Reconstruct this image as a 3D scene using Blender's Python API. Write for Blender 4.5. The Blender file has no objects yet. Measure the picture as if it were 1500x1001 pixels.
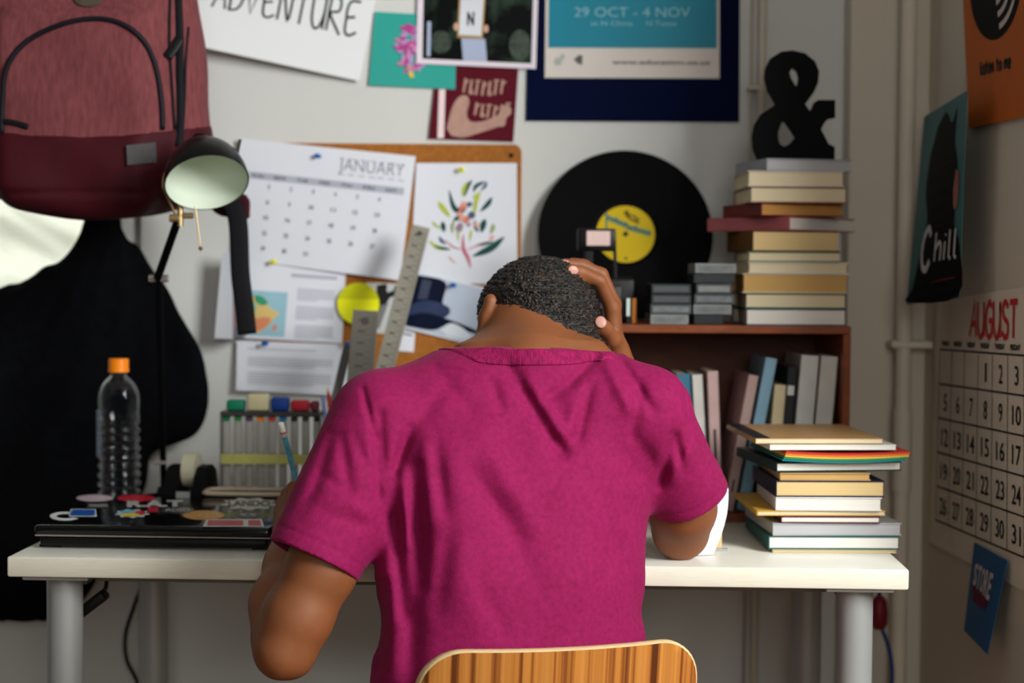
import bpy, bmesh, math, random
import numpy as np
from mathutils import Matrix, Vector, Euler
from mathutils.geometry import tessellate_polygon

C = bpy.context.scene.collection
PI = math.pi
R = math.radians

# ------------------------------------------------------------------ camera
F = 2444.0                       # focal length in pixels of the 1500 px wide frame
CZ = 1.128
cam_d = bpy.data.cameras.new('camera')
cam_d.sensor_width = 36.0
cam_d.lens = F / 1500 * 36.0
cam_d.clip_start = 0.05
cam_d.dof.use_dof = True
cam_d.dof.focus_distance = 2.09
cam_d.dof.aperture_fstop = 3.0
cam = bpy.data.objects.new('camera', cam_d)
C.objects.link(cam)
CAM_ROT = (Matrix.Rotation(R(90 - 2.35), 3, 'X') @ Matrix.Rotation(R(0.4), 3, 'Z'))
cam.matrix_world = Matrix.Translation((0, 0, CZ)) @ CAM_ROT.to_4x4()
bpy.context.scene.camera = cam

# ------------------------------------------------------------------ light
vs = bpy.context.scene.view_settings
bpy.context.scene.display_settings.display_device = 'sRGB'
vs.view_transform = 'Standard'
vs.look = 'None'
vs.exposure = 0.12
vs.gamma = 1.0
vs.use_curve_mapping = False

world = bpy.data.worlds.new('world')
bpy.context.scene.world = world
world.use_nodes = True
bg = world.node_tree.nodes['Background']
bg.inputs[0].default_value = (0.93, 0.97, 1.0, 1)
bg.inputs[1].default_value = 0.075


def area(name, loc, target, sx, sy, power, col):
    d = bpy.data.lights.new(name, 'AREA')
    d.shape = 'RECTANGLE'
    d.size, d.size_y = sx, sy
    d.energy = power
    d.color = col
    o = bpy.data.objects.new(name, d)
    C.objects.link(o)
    o.location = loc
    o.rotation_euler = (Vector(target) - Vector(loc)).to_track_quat('-Z', 'Y').to_euler()
    return o


# area light added for an assumed, unseen window behind the camera on the right
area('assumed_window_light', (1.78, 0.42, 1.95), (-0.05, 2.35, 0.95), 0.8, 1.2, 92, (0.99, 1.0, 0.985))
# soft fill added straight behind the camera, with no known source there
area('rear_fill_light', (0.25, -1.6, 1.75), (0.3, 2.6, 1.0), 1.2, 1.2, 24, (1.0, 0.97, 0.93))
# daylight outside the window on the left, behind the curtain
area('outdoor_daylight', (-1.15, 3.75, 1.75), (-1.0, 3.0, 1.25), 1.4, 1.4, 48, (0.97, 1.0, 0.98))


# ------------------------------------------------------------------ pixel rays
def ray(px, py):
    return CAM_ROT @ Vector(((px - 750) / F, -(py - 500.5) / F, -1.0))


def at(px, py, Y):
    """the point at depth Y that the photograph shows at (px, py)"""
    d = ray(px, py)
    t = Y / d.y
    return Vector((d.x * t, Y, CZ + d.z * t))


def atx(px, py, X):
    d = ray(px, py)
    t = X / d.x
    return Vector((X, d.y * t, CZ + d.z * t))


def atz(px, py, Z):
    d = ray(px, py)
    t = (Z - CZ) / d.z
    return Vector((d.x * t, d.y * t, Z))


def ppm(Y):
    return F / Y


# ------------------------------------------------------------------ materials
def lin(c):
    out = []
    for v in c[:3]:
        v = v / 255.0
        out.append(v / 12.92 if v <= 0.04045 else ((v + 0.055) / 1.055) ** 2.4)
    return out


MATS = {}


def mat(name, col, rough=0.6, var=0.06, scale=12.0, bump=0.0, bscale=200.0, metal=0.0,
        spec=0.22, sheen=0.0, coat=0.0, stretch=None, col2=None, contrast=None, sss=0.0, trans=0.0, detail=4.0,
        bdist=0.002):
    if name in MATS:
        return MATS[name]
    m = bpy.data.materials.new(name)
    m.use_nodes = True
    nt = m.node_tree
    b = nt.nodes['Principled BSDF']
    c = lin(col)
    b.inputs['Roughness'].default_value = rough
    b.inputs['Metallic'].default_value = metal
    b.inputs['Specular IOR Level'].default_value = spec
    if sheen:
        b.inputs['Sheen Weight'].default_value = sheen
        b.inputs['Sheen Roughness'].default_value = 0.4
        b.inputs['Sheen Tint'].default_value = (min(1, c[0] * 1.5 + .2), min(1, c[1] * 1.5 + .2), min(1, c[2] * 1.5 + .2), 1)
    if coat:
        b.inputs['Coat Weight'].default_value = coat
        b.inputs['Coat Roughness'].default_value = 0.08
    if sss:
        b.inputs['Subsurface Weight'].default_value = sss
        b.inputs['Subsurface Radius'].default_value = (0.012, 0.005, 0.002)
        b.inputs['Subsurface Scale'].default_value = 0.5
    if trans:
        b.inputs['Transmission Weight'].default_value = trans
    tc = nt.nodes.new('ShaderNodeTexCoord')
    src = tc.outputs['Object']
    if stretch:
        mp = nt.nodes.new('ShaderNodeMapping')
        mp.inputs['Scale'].default_value = stretch
        nt.links.new(src, mp.inputs['Vector'])
        src = mp.outputs['Vector']
    n = nt.nodes.new('ShaderNodeTexNoise')
    n.inputs['Scale'].default_value = scale
    n.inputs['Detail'].default_value = detail
    nt.links.new(src, n.inputs['Vector'])
    ramp = nt.nodes.new('ShaderNodeValToRGB')
    lo, hi = contrast or (0.3, 0.7)
    ramp.color_ramp.elements[0].position = lo
    ramp.color_ramp.elements[1].position = hi
    c1 = [max(0, v * (1 - var)) for v in c]
    c2 = lin(col2) if col2 else [min(1, v * (1 + var)) for v in c]
    ramp.color_ramp.elements[0].color = (*c1, 1)
    ramp.color_ramp.elements[1].color = (*c2, 1)
    nt.links.new(n.outputs['Fac'], ramp.inputs['Fac'])
    nt.links.new(ramp.outputs['Color'], b.inputs['Base Color'])
    if bump:
        n2 = nt.nodes.new('ShaderNodeTexNoise')
        n2.inputs['Scale'].default_value = bscale
        n2.inputs['Detail'].default_value = 5.0
        nt.links.new(src, n2.inputs['Vector'])
        bp = nt.nodes.new('ShaderNodeBump')
        bp.inputs['Strength'].default_value = bump
        bp.inputs['Distance'].default_value = bdist
        nt.links.new(n2.outputs['Fac'], bp.inputs['Height'])
        nt.links.new(bp.outputs['Normal'], b.inputs['Normal'])
    MATS[name] = m
    return m


def glassy(name, col, rough=0.05, ior=1.45, alpha=None):
    if name in MATS:
        return MATS[name]
    m = bpy.data.materials.new(name)
    m.use_nodes = True
    b = m.node_tree.nodes['Principled BSDF']
    c = lin(col)
    b.inputs['Base Color'].default_value = (*c, 1)
    b.inputs['Roughness'].default_value = rough
    b.inputs['IOR'].default_value = ior
    b.inputs['Transmission Weight'].default_value = 1.0
    MATS[name] = m
    return m


# ------------------------------------------------------------------ mesh building
class MB:
    def __init__(s):
        s.v, s.f, s.m = [], [], []

    def add(s, vs_, fs_, mi=0):
        o = len(s.v)
        s.v.extend([tuple(p) for p in vs_])
        s.f.extend([tuple(i + o for i in f) for f in fs_])
        s.m.extend([mi] * len(fs_))
        return s

    def box(s, c, size, rz=0.0, bev=0.0, mi=0, rot=None, seg=2):
        bm = bmesh.new()
        bmesh.ops.create_cube(bm, size=1.0)
        for v in bm.verts:
            v.co = Vector((v.co.x * size[0], v.co.y * size[1], v.co.z * size[2]))
        if bev > 0:
            bmesh.ops.bevel(bm, geom=list(bm.edges), offset=min(bev, min(size) * .49), segments=seg, affect='EDGES', profile=.5)
        M = rot if rot is not None else Matrix.Rotation(rz, 3, 'Z')
        bm.verts.index_update()
        s.add([M @ v.co + Vector(c) for v in bm.verts], [[v.index for v in f.verts] for f in bm.faces], mi)
        bm.free()
        return s

    def lathe(s, prof, c=(0, 0, 0), n=32, mi=0, M=None, cap=True):
        """prof = [(r, z)...] bottom to top"""
        vs_, fs_ = [], []
        k = len(prof)
        for i in range(n):
            a = 2 * PI * i / n
            for r, z in prof:
                p = Vector((r * math.cos(a), r * math.sin(a), z))
                if M is not None:
                    p = M @ p
                vs_.append(p + Vector(c))
        for i in range(n):
            j = (i + 1) % n
            for q in range(k - 1):
                fs_.append((i * k + q, j * k + q, j * k + q + 1, i * k + q + 1))
        if cap:
            if prof[0][0] > 1e-6:
                fs_.append(tuple(i * k for i in range(n))[::-1])
            if prof[-1][0] > 1e-6:
                fs_.append(tuple(i * k + k - 1 for i in range(n)))
        return s.add(vs_, fs_, mi)

    def tube(s, pts, r, n=10, mi=0, flat=None, up=None):
        """tube along pts; r scalar or list; flat = (ra, rb) for an elliptic strap"""
        pts = [Vector(p) for p in pts]
        k = len(pts)
        rr = r if isinstance(r, (list, tuple)) else [r] * k
        vs_, fs_ = [], []
        prev = None
        for i, p in enumerate(pts):
            t = (pts[min(i + 1, k - 1)] - pts[max(i - 1, 0)]).normalized()
            if up is not None:
                u = (Vector(up) - t * t.dot(Vector(up))).normalized()
            elif prev is None:
                a = Vector((0, 0, 1)) if abs(t.z) < .9 else Vector((1, 0, 0))
                u = (a - t * t.dot(a)).normalized()
            else:
                u = (prev - t * t.dot(prev)).normalized()
            prev = u
            w = t.cross(u)
            for j in range(n):
                a = 2 * PI * j / n
                if flat:
                    vs_.append(p + u * (flat[0] * math.cos(a)) + w * (flat[1] * math.sin(a)))
                else:
                    vs_.append(p + u * (rr[i] * math.cos(a)) + w * (rr[i] * math.sin(a)))
        for i in range(k - 1):
            for j in range(n):
                q = (j + 1) % n
                fs_.append((i * n + j, i * n + q, (i + 1) * n + q, (i + 1) * n + j))
        fs_.append(tuple(range(n))[::-1])
        fs_.append(tuple((k - 1) * n + j for j in range(n)))
        return s.add(vs_, fs_, mi)

    def prism(s, poly, z0, z1, M=None, c=(0, 0, 0), mi=0):
        n = len(poly)
        vs_ = []
        for z in (z0, z1):
            for x, y in poly:
                p = Vector((x, y, z))
                if M is not None:
                    p = M @ p
                vs_.append(p + Vector(c))
        fs_ = [tuple((i, (i + 1) % n, n + (i + 1) % n, n + i)) for i in range(n)]
        fs_.append(tuple(range(n))[::-1])
        fs_.append(tuple(range(n, 2 * n)))
        return s.add(vs_, fs_, mi)


def obj(name, mb, mats, parent=None, world=False, smooth=False, loc=None):
    """one mesh object; world=True: the vertices are world points"""
    me = bpy.data.meshes.new(name)
    v = mb.v
    o = bpy.data.objects.new(name, me)
    if world:
        if parent is not None:
            inv = PW[parent.name].inverted()
            v = [tuple(inv @ Vector(p)) for p in v]
        else:
            a = np.array(v)
            c = Vector(((a[:, 0].min() + a[:, 0].max()) / 2, (a[:, 1].min() + a[:, 1].max()) / 2, a[:, 2].min()))
            o.location = c
            v = [tuple(Vector(p) - c) for p in v]
    elif loc is not None:
        o.location = loc
    me.from_pydata(v, [], mb.f)
    if not isinstance(mats, (list, tuple)):
        mats = [mats]
    for m_ in mats:
        me.materials.append(m_)
    if len(mats) > 1:
        me.polygons.foreach_set('material_index', mb.m)
    if smooth is True:
        me.polygons.foreach_set('use_smooth', [True] * len(me.polygons))
    elif smooth:
        me.polygons.foreach_set('use_smooth', [True] * len(me.polygons))
        me.set_sharp_from_angle(angle=R(smooth))
    me.update()
    if parent is not None:
        o.parent = parent
    C.objects.link(o)
    if parent is None:
        PW[o.name] = Matrix.Translation(o.location)
    else:
        PW[o.name] = PW[parent.name].copy()
    return o


PW = {}


def tag(o, label=None, cat=None, group=None, kind=None):
    if label:
        o['label'] = label
    if cat:
        o['category'] = cat
    if group:
        o['group'] = group
    if kind:
        o['kind'] = kind
    return o


def thing(name, label, cat, loc=(0, 0, 0), rz=0.0, group=None):
    o = bpy.data.objects.new(name, None)
    o.empty_display_size = 0.03
    C.objects.link(o)
    o.location = loc
    o.rotation_euler = (0, 0, rz)
    PW[o.name] = Matrix.Translation(Vector(loc)) @ Matrix.Rotation(rz, 4, 'Z')
    return tag(o, label, cat, group)


def structure(name, mb, m, world=True, smooth=False):
    return tag(obj(name, mb, m, None, world, smooth), kind='structure')


# ------------------------------------------------------------------ flat text and strokes
TXT = {}


def text_mesh(s, bold=0.0):
    key = (s, bold)
    if key not in TXT:
        cu = bpy.data.curves.new('t', 'FONT')
        cu.body = s
        cu.size = 1.0
        cu.offset = bold
        cu.resolution_u = 3
        o = bpy.data.objects.new('t', cu)
        C.objects.link(o)
        dg = bpy.context.evaluated_depsgraph_get()
        me = bpy.data.meshes.new_from_object(o.evaluated_get(dg))
        vs_ = np.array([tuple(v.co) for v in me.vertices])
        fs_ = [tuple(p.vertices) for p in me.polygons]
        bpy.data.objects.remove(o)
        bpy.data.meshes.remove(me)
        bpy.data.curves.remove(cu)
        TXT[key] = (vs_, fs_)
    return TXT[key]


GLYPH = {
    'A': [[(0, 0), (.45, 1), (.62, 0)], [(.15, .35), (.6, .38)]],
    'D': [[(.1, 1), (.05, 0)], [(0, .95), (.55, .8), (.62, .4), (.4, .08), (0, 0)]],
    'V': [[(0, 1), (.28, 0), (.65, 1)]],
    'E': [[(.6, .95), (.12, .9), (.05, .5), (.45, .52)], [(.05, .5), (.08, .1), (.3, 0), (.62, .12)]],
    'N': [[(0, 0), (.1, 1), (.5, 0), (.62, 1)]],
    'T': [[(0, .98), (.65, 1)], [(.33, 1), (.28, 0)]],
    'U': [[(0, 1), (.03, .3), (.2, 0), (.42, .05), (.58, .4), (.6, 1)], [(.6, 1), (.6, 0)]],
    'R': [[(.05, 0), (.1, 1), (.5, .92), (.52, .6), (.12, .48), (.7, -.05)]],
    'G': [[(.58, .85), (.35, 1), (.08, .7), (.05, .3), (.25, 0), (.55, .1), (.58, .45), (.32, .45)]],
    'S': [[(.55, .85), (.3, 1), (.08, .8), (.2, .55), (.5, .4), (.5, .1), (.25, 0), (.03, .15)]],
    'C': [[(.62, .8), (.45, 1), (.15, .8), (.04, .4), (.15, .08), (.4, 0), (.62, .2)]],
    'h': [[(.1, 1), (.05, 0)], [(.07, .4), (.3, .62), (.45, .5), (.42, 0)]],
    'i': [[(.12, .62), (.08, 0)], [(.15, .82), (.16, .88)]],
    'l': [[(.12, 1), (.08, .1), (.2, 0)]],
    's': [[(.38, .55), (.15, .62), (.06, .45), (.34, .22), (.25, 0), (.02, .06)]],
    't': [[(.2, .9), (.16, .1), (.32, 0)], [(.02, .6), (.4, .63)]],
    'e': [[(.06, .32), (.4, .38), (.3, .62), (.1, .5), (.06, .2), (.2, 0), (.42, .1)]],
    'n': [[(.08, .6), (.06, 0)], [(.07, .4), (.28, .62), (.4, .45), (.4, 0)]],
    'o': [[(.25, .6), (.06, .35), (.2, 0), (.42, .2), (.38, .5), (.22, .6)]],
    'm': [[(.05, .6), (.04, 0)], [(.05, .4), (.2, .62), (.3, .45), (.3, 0)], [(.3, .4), (.45, .62), (.58, .45), (.58, 0)]],
}


def smooth_line(pts, n=6):
    """catmull-rom through 2D/3D points"""
    P = [np.array(p, float) for p in pts]
    if len(P) < 3:
        return [tuple(p) for p in P]
    out = []
    Q = [2 * P[0] - P[1]] + P + [2 * P[-1] - P[-2]]
    for i in range(1, len(Q) - 2):
        for k in range(n):
            t = k / n
            a, b, c, d = Q[i - 1], Q[i], Q[i + 1], Q[i + 2]
            out.append(tuple(.5 * ((2 * b) + (-a + c) * t + (2 * a - 5 * b + 4 * c - d) * t * t + (-a + 3 * b - 3 * c + d) * t ** 3)))
    out.append(tuple(P[-1]))
    return out


def word_strokes(w, adv=.75, sharp=False):
    x, out = 0.0, []
    for ch in w:
        if ch == ' ':
            x += .45
            continue
        g = GLYPH[ch]
        for st in g:
            pts = st if (sharp or len(st) < 4) else smooth_line(st, 4)
            out.append([(px + x, py) for px, py in pts])
        x += max(p[0] for st in g for p in st) + (adv - .6)
    return out, x


class Sheet:
    """a sheet of paper given by its four 3D corners (TL, TR, BR, BL); P(u, v) walks over it"""

    def __init__(s, tl, tr, br, bl, bulge=None):
        s.c = [Vector(p) for p in (tl, tr, br, bl)]
        s.n = (s.c[3] - s.c[0]).cross(s.c[1] - s.c[0]).normalized()
        s.w = ((s.c[1] - s.c[0]).length + (s.c[2] - s.c[3]).length) / 2
        s.h = ((s.c[3] - s.c[0]).length + (s.c[2] - s.c[1]).length) / 2
        s.bulge = bulge

    def P(s, u, v, lift=0.0):
        a, b, c, d = s.c
        p = a * ((1 - u) * (1 - v)) + b * (u * (1 - v)) + c * (u * v) + d * ((1 - u) * v)
        if s.bulge:
            lift = lift + s.bulge(u, v)
        return p + s.n * lift

    def grid(s, mb, u0, v0, u1, v1, lift, nu=8, nv=8, mi=0):
        vs_ = [s.P(u0 + (u1 - u0) * i / nu, v0 + (v1 - v0) * j / nv, lift) for j in range(nv + 1) for i in range(nu + 1)]
        fs_ = [(j * (nu + 1) + i, (j + 1) * (nu + 1) + i, (j + 1) * (nu + 1) + i + 1, j * (nu + 1) + i + 1)
               for j in range(nv) for i in range(nu)]
        mb.add(vs_, fs_, mi)

    def paper(s, name, m, parent=None, th=0.0012, nu=12, nv=12):
        mb = MB()
        n1 = (nu + 1) * (nv + 1)
        for L in (0.0, -th):
            for j in range(nv + 1):
                for i in range(nu + 1):
                    mb.v.append(tuple(s.P(i / nu, j / nv, L)))
        I = lambda i, j, k: k * n1 + j * (nu + 1) + i
        for j in range(nv):
            for i in range(nu):
                mb.f.append((I(i, j, 0), I(i, j + 1, 0), I(i + 1, j + 1, 0), I(i + 1, j, 0)))
                mb.f.append((I(i, j, 1), I(i + 1, j, 1), I(i + 1, j + 1, 1), I(i, j + 1, 1)))
        for i in range(nu):
            mb.f.append((I(i, 0, 0), I(i + 1, 0, 0), I(i + 1, 0, 1), I(i, 0, 1)))
            mb.f.append((I(i, nv, 0), I(i, nv, 1), I(i + 1, nv, 1), I(i + 1, nv, 0)))
        for j in range(nv):
            mb.f.append((I(0, j, 0), I(0, j, 1), I(0, j + 1, 1), I(0, j + 1, 0)))
            mb.f.append((I(nu, j, 0), I(nu, j + 1, 0), I(nu, j + 1, 1), I(nu, j, 1)))
        mb.m = [0] * len(mb.f)
        return obj(name, mb, m, parent, world=True, smooth=60)

    def text(s, mb, string, u0, v0, u1, v1, lift=.0008, bold=0.0, mi=0, fit=True):
        vs_, fs_ = text_mesh(string, bold)
        lo, hi = vs_.min(0), vs_.max(0)
        e = hi - lo
        out = []
        for p in vs_:
            a = (p[0] - lo[0]) / max(e[0], 1e-6)
            b = 1 - (p[1] - lo[1]) / max(e[1], 1e-6)
            out.append(s.P(u0 + (u1 - u0) * a, v0 + (v1 - v0) * b, lift))
        mb.add(out, fs_, mi)

    def poly(s, mb, uv, lift=.0008, mi=0):
        pts = [Vector((a, b, 0)) for a, b in uv]
        tris = tessellate_polygon([pts])
        mb.add([s.P(a, b, lift) for a, b in uv], [tuple(t) for t in tris], mi)

    def ellipse(s, mb, u, v, ru, rv, lift=.0008, n=40, mi=0, a0=0, a1=2 * PI):
        s.poly(mb, [(u + ru * math.cos(a0 + (a1 - a0) * i / n), v + rv * math.sin(a0 + (a1 - a0) * i / n)) for i in range(n)], lift, mi)

    def stroke(s, mb, pts, width, lift=.0008, mi=0, taper=False):
        """ribbon along uv points, width in metres"""
        k = len(pts)
        q = [(u * s.w, v * s.h) for u, v in pts]
        vs_, fs_ = [], []
        for i in range(k):
            a, b = q[max(i - 1, 0)], q[min(i + 1, k - 1)]
            dx, dy = b[0] - a[0], b[1] - a[1]
            l = math.hypot(dx, dy) or 1
            w = width / 2
            if taper:
                t = i / (k - 1)
                w *= max(.12, math.sin(PI * min(1, max(0, t))) ** .7)
            nx, ny = -dy / l * w, dx / l * w
            vs_.append(s.P((q[i][0] + nx) / s.w, (q[i][1] + ny) / s.h, lift))
            vs_.append(s.P((q[i][0] - nx) / s.w, (q[i][1] - ny) / s.h, lift))
        for i in range(k - 1):
            fs_.append((2 * i, 2 * i + 1, 2 * i + 3, 2 * i + 2))
        mb.add(vs_, fs_, mi)

    def word(s, mb, w, u0, v0, u1, v1, width, lift=.0008, mi=0, sharp=False, drop=0.0):
        st, L = word_strokes(w, sharp=sharp)
        for pl in st:
            s.stroke(mb, [(u0 + (u1 - u0) * x / L, v1 + (v0 - v1) * y + drop * x / L) for x, y in pl], width, lift, mi)


# ------------------------------------------------------------------ signed distance fields
def V3(p):
    return np.array((p[0], p[1], p[2]), float)


def sd_cap(P, a, b, ra, rb):
    a, b = V3(a), V3(b)
    ab = b - a
    t = np.clip(((P - a) @ ab) / max(ab @ ab, 1e-12), 0, 1)
    return np.linalg.norm(P - (a + t[:, None] * ab), axis=1) - (ra + t * (rb - ra))


def sd_ell(P, c, r, M=None):
    q = P - V3(c)
    if M is not None:
        q = q @ M
    r = V3(r)
    k0 = np.linalg.norm(q / r, axis=1)
    k1 = np.linalg.norm(q / (r * r), axis=1)
    return k0 * (k0 - 1) / np.maximum(k1, 1e-9)


def smin(a, b, k):
    h = np.clip(.5 + .5 * (b - a) / k, 0, 1)
    return b * (1 - h) + a * h - k * h * (1 - h)


def smax(a, b, k):
    return -smin(-a, -b, k)


def sd_chain(P, pts, rs, k=.006):
    d = None
    for i in range(len(pts) - 1):
        e = sd_cap(P, pts[i], pts[i + 1], rs[i], rs[i + 1])
        d = e if d is None else smin(d, e, k)
    return d


def sd_rbox(P, c, half, r, M=None):
    q = P - V3(c)
    if M is not None:
        q = q @ M
    q = np.abs(q) - (V3(half) - r)
    return np.linalg.norm(np.maximum(q, 0), axis=1) + np.minimum(q.max(1), 0) - r


def nets(f, lo, hi, h, slack=1.6):
    """surface nets of f <= 0 in the box lo..hi at step h; only blocks near the surface are sampled"""
    lo, hi = V3(lo), V3(hi)
    B = 8
    nb = np.ceil((hi - lo) / (B * h)).astype(int)
    n = nb * B + 1
    D = np.full(n, 1.0, np.float32)
    bi = np.stack(np.meshgrid(*[np.arange(k) for k in nb], indexing='ij'), -1).reshape(-1, 3)
    cen = lo + (bi + .5) * B * h
    dc = np.concatenate([f(c) for c in np.array_split(cen, max(1, len(cen) // 200000))])
    act = np.abs(dc) < B * h * .87 * slack
    for b in bi[(~act) & (dc < 0)]:
        i, j, k = b * B
        D[i:i + B + 1, j:j + B + 1, k:k + B + 1] = -1
    loc = np.stack(np.meshgrid(*[np.arange(B + 1)] * 3, indexing='ij'), -1).reshape(-1, 3)
    A = bi[act]
    for ch in np.array_split(A, max(1, len(A) // 300)):
        if not len(ch):
            continue
        pts = (ch[:, None, :] * B + loc[None]).reshape(-1, 3)
        d = f(lo + pts * h).astype(np.float32)
        D[pts[:, 0], pts[:, 1], pts[:, 2]] = d
    ins = D < 0
    cnt = np.zeros(n - 1, np.uint8)
    for a in (0, 1):
        for b in (0, 1):
            for c in (0, 1):
                cnt += ins[a:n[0] - 1 + a, b:n[1] - 1 + b, c:n[2] - 1 + c]
    cells = np.argwhere((cnt > 0) & (cnt < 8))
    idx = np.full(n - 1, -1, np.int32)
    idx[cells[:, 0], cells[:, 1], cells[:, 2]] = np.arange(len(cells))
    acc = np.zeros((len(cells), 3))
    num = np.zeros(len(cells))
    corners = [(a, b, c) for a in (0, 1) for b in (0, 1) for c in (0, 1)]
    val = {c: D[cells[:, 0] + c[0], cells[:, 1] + c[1], cells[:, 2] + c[2]] for c in corners}
    for c in corners:
        for ax in range(3):
            if c[ax] == 0:
                e = list(c)
                e[ax] = 1
                e = tuple(e)
                v0, v1 = val[c], val[e]
                m = (v0 < 0) != (v1 < 0)
                t = np.zeros(len(cells))
                t[m] = v0[m] / (v0[m] - v1[m])
                p = np.array(c, float)[None] + t[:, None] * (np.array(e) - np.array(c))[None]
                acc[m] += p[m]
                num[m] += 1
    verts = lo + (cells + acc / num[:, None]) * h
    faces = []
    for ax in range(3):
        s0 = [slice(None)] * 3
        s1 = [slice(None)] * 3
        s0[ax] = slice(0, n[ax] - 1)
        s1[ax] = slice(1, n[ax])
        a_, b_ = ins[tuple(s0)], ins[tuple(s1)]
        e = np.argwhere(a_ != b_)
        o1, o2 = (ax + 1) % 3, (ax + 2) % 3
        ok = (e[:, o1] > 0) & (e[:, o2] > 0) & (e[:, o1] < n[o1] - 1) & (e[:, o2] < n[o2] - 1)
        e = e[ok]
        if not len(e):
            continue
        q = []
        for d1, d2 in ((1, 1), (0, 1), (0, 0), (1, 0)):
            g = e.copy()
            g[:, o1] -= d1
            g[:, o2] -= d2
            q.append(idx[g[:, 0], g[:, 1], g[:, 2]])
        q = np.stack(q, 1)
        fl = a_[e[:, 0], e[:, 1], e[:, 2]]
        q[~fl] = q[~fl][:, ::-1]
        faces.append(q)
    faces = np.concatenate(faces)
    faces = faces[(faces >= 0).all(1)]
    mb = MB()
    mb.v = verts
    mb.f = faces
    return mb


def sdf_obj(name, f, lo, hi, h, m, parent=None, slack=1.6, relax=1):
    mb = nets(f, lo, hi, h, slack)
    v = np.asarray(mb.v)
    fs_ = np.asarray(mb.f)
    for _ in range(relax):                     # one gentle smoothing pass evens out the grid
        s_ = np.zeros_like(v)
        c_ = np.zeros(len(v))
        for a, b in ((0, 1), (1, 2), (2, 3), (3, 0)):
            np.add.at(s_, fs_[:, a], v[fs_[:, b]])
            np.add.at(s_, fs_[:, b], v[fs_[:, a]])
            np.add.at(c_, fs_[:, a], 1)
            np.add.at(c_, fs_[:, b], 1)
        v = v * .5 + .5 * s_ / np.maximum(c_, 1)[:, None]
    me = bpy.data.meshes.new(name)
    o = bpy.data.objects.new(name, me)
    if parent is not None:
        inv = np.array(PW[parent.name].inverted())
        v = v @ inv[:3, :3].T + inv[:3, 3]
    else:
        c = np.array(((v[:, 0].min() + v[:, 0].max()) / 2, (v[:, 1].min() + v[:, 1].max()) / 2, v[:, 2].min()))
        v = v - c
        o.location = c
    me.vertices.add(len(v))
    me.vertices.foreach_set('co', v.astype(np.float32).ravel())
    me.loops.add(len(fs_) * 4)
    me.loops.foreach_set('vertex_index', fs_.astype(np.int32).ravel())
    me.polygons.add(len(fs_))
    me.polygons.foreach_set('loop_start', np.arange(0, len(fs_) * 4, 4, dtype=np.int32))
    me.polygons.foreach_set('use_smooth', np.ones(len(fs_), bool))
    me.update(calc_edges=True)
    me.validate()
    me.materials.append(m)
    if parent is not None:
        o.parent = parent
    C.objects.link(o)
    PW[o.name] = PW[parent.name].copy() if parent is not None else Matrix.Translation(o.location)
    return o


def hit(f, px, py, d0=1.6, d1=3.2):
    """first point of the field f along the ray through a pixel"""
    d = ray(px, py)
    o = V3((0, 0, CZ))
    u = V3(d) / d.y
    t = d0
    for _ in range(120):
        e = float(f((o + u * t)[None])[0])
        if e < .0004:
            break
        t += max(e * .7, .0004)
        if t > d1:
            break
    return Vector(o + u * t)


def grad(f, p, e=.002):
    p = V3(p)
    q = np.array([p + np.eye(3)[i] * e for i in range(3)] + [p - np.eye(3)[i] * e for i in range(3)])
    v = f(q)
    g = v[:3] - v[3:]
    return Vector(g / max(np.linalg.norm(g), 1e-9))

# ================================================================== the setting
YW, XW = 2.93, 0.713
m_wall = mat('wall_paint', (208, 209, 205), rough=.75, var=.025, scale=3, bump=.12, bscale=90)
m_wall_bounce = mat('wall_paint_bounce_tint', (204, 195, 180), rough=.75, var=.03, scale=3, bump=.12, bscale=90)  # same wall, with warm bounced light put into its colour
m_floor = mat('floor_boards', (120, 92, 66), rough=.5, var=.25, scale=6, stretch=(1, 9, 1))
m_white_paint = mat('white_gloss_paint', (222, 222, 216), rough=.35, var=.02)
m_pipe = mat('pipe_paint', (206, 197, 180), rough=.45, var=.03)

xr = at(207, 350, YW).x
WZ0, WZ1, WX0 = .98, 1.62, -1.75
mb = MB()
mb.box(((xr + 1.0) / 2, YW + .07, 1.25), (1.0 - xr, .14, 2.5))
mb.box(((WX0 + xr) / 2, YW + .07, WZ0 / 2), (xr - WX0, .14, WZ0))
mb.box(((WX0 + xr) / 2, YW + .07, (WZ1 + 2.5) / 2), (xr - WX0, .14, 2.5 - WZ1))
mb.box((WX0 - .1, YW + .07, 1.25), (.2, .14, 2.5))
structure('wall_back', mb, m_wall)
structure('wall_right', MB().box((XW + .06, 2.52, 1.25), (.12, .96, 2.5)), m_wall_bounce)
structure('floor', MB().box((-.1, .9, -.03), (3.9, 4.4, .06)), m_floor)
structure('ceiling', MB().box((-.1, 1.9, 2.53), (3.9, 2.4, .06)), m_wall)
structure('baseboard_back', MB().box(((xr + XW) / 2, YW - .008, .05), (XW - xr, .016, .1), bev=.004), m_white_paint)
structure('baseboard_right', MB().box((XW - .008, 2.49, .05), (.016, .88, .1), bev=.004), m_white_paint)
# boxed-in column filling the corner
xc = at(1243, 300, 2.87).x
structure('wall_column', MB().box(((xc + XW) / 2, 2.90, 1.25), (XW - xc, .06, 2.5), bev=.004), m_wall_bounce)

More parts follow.
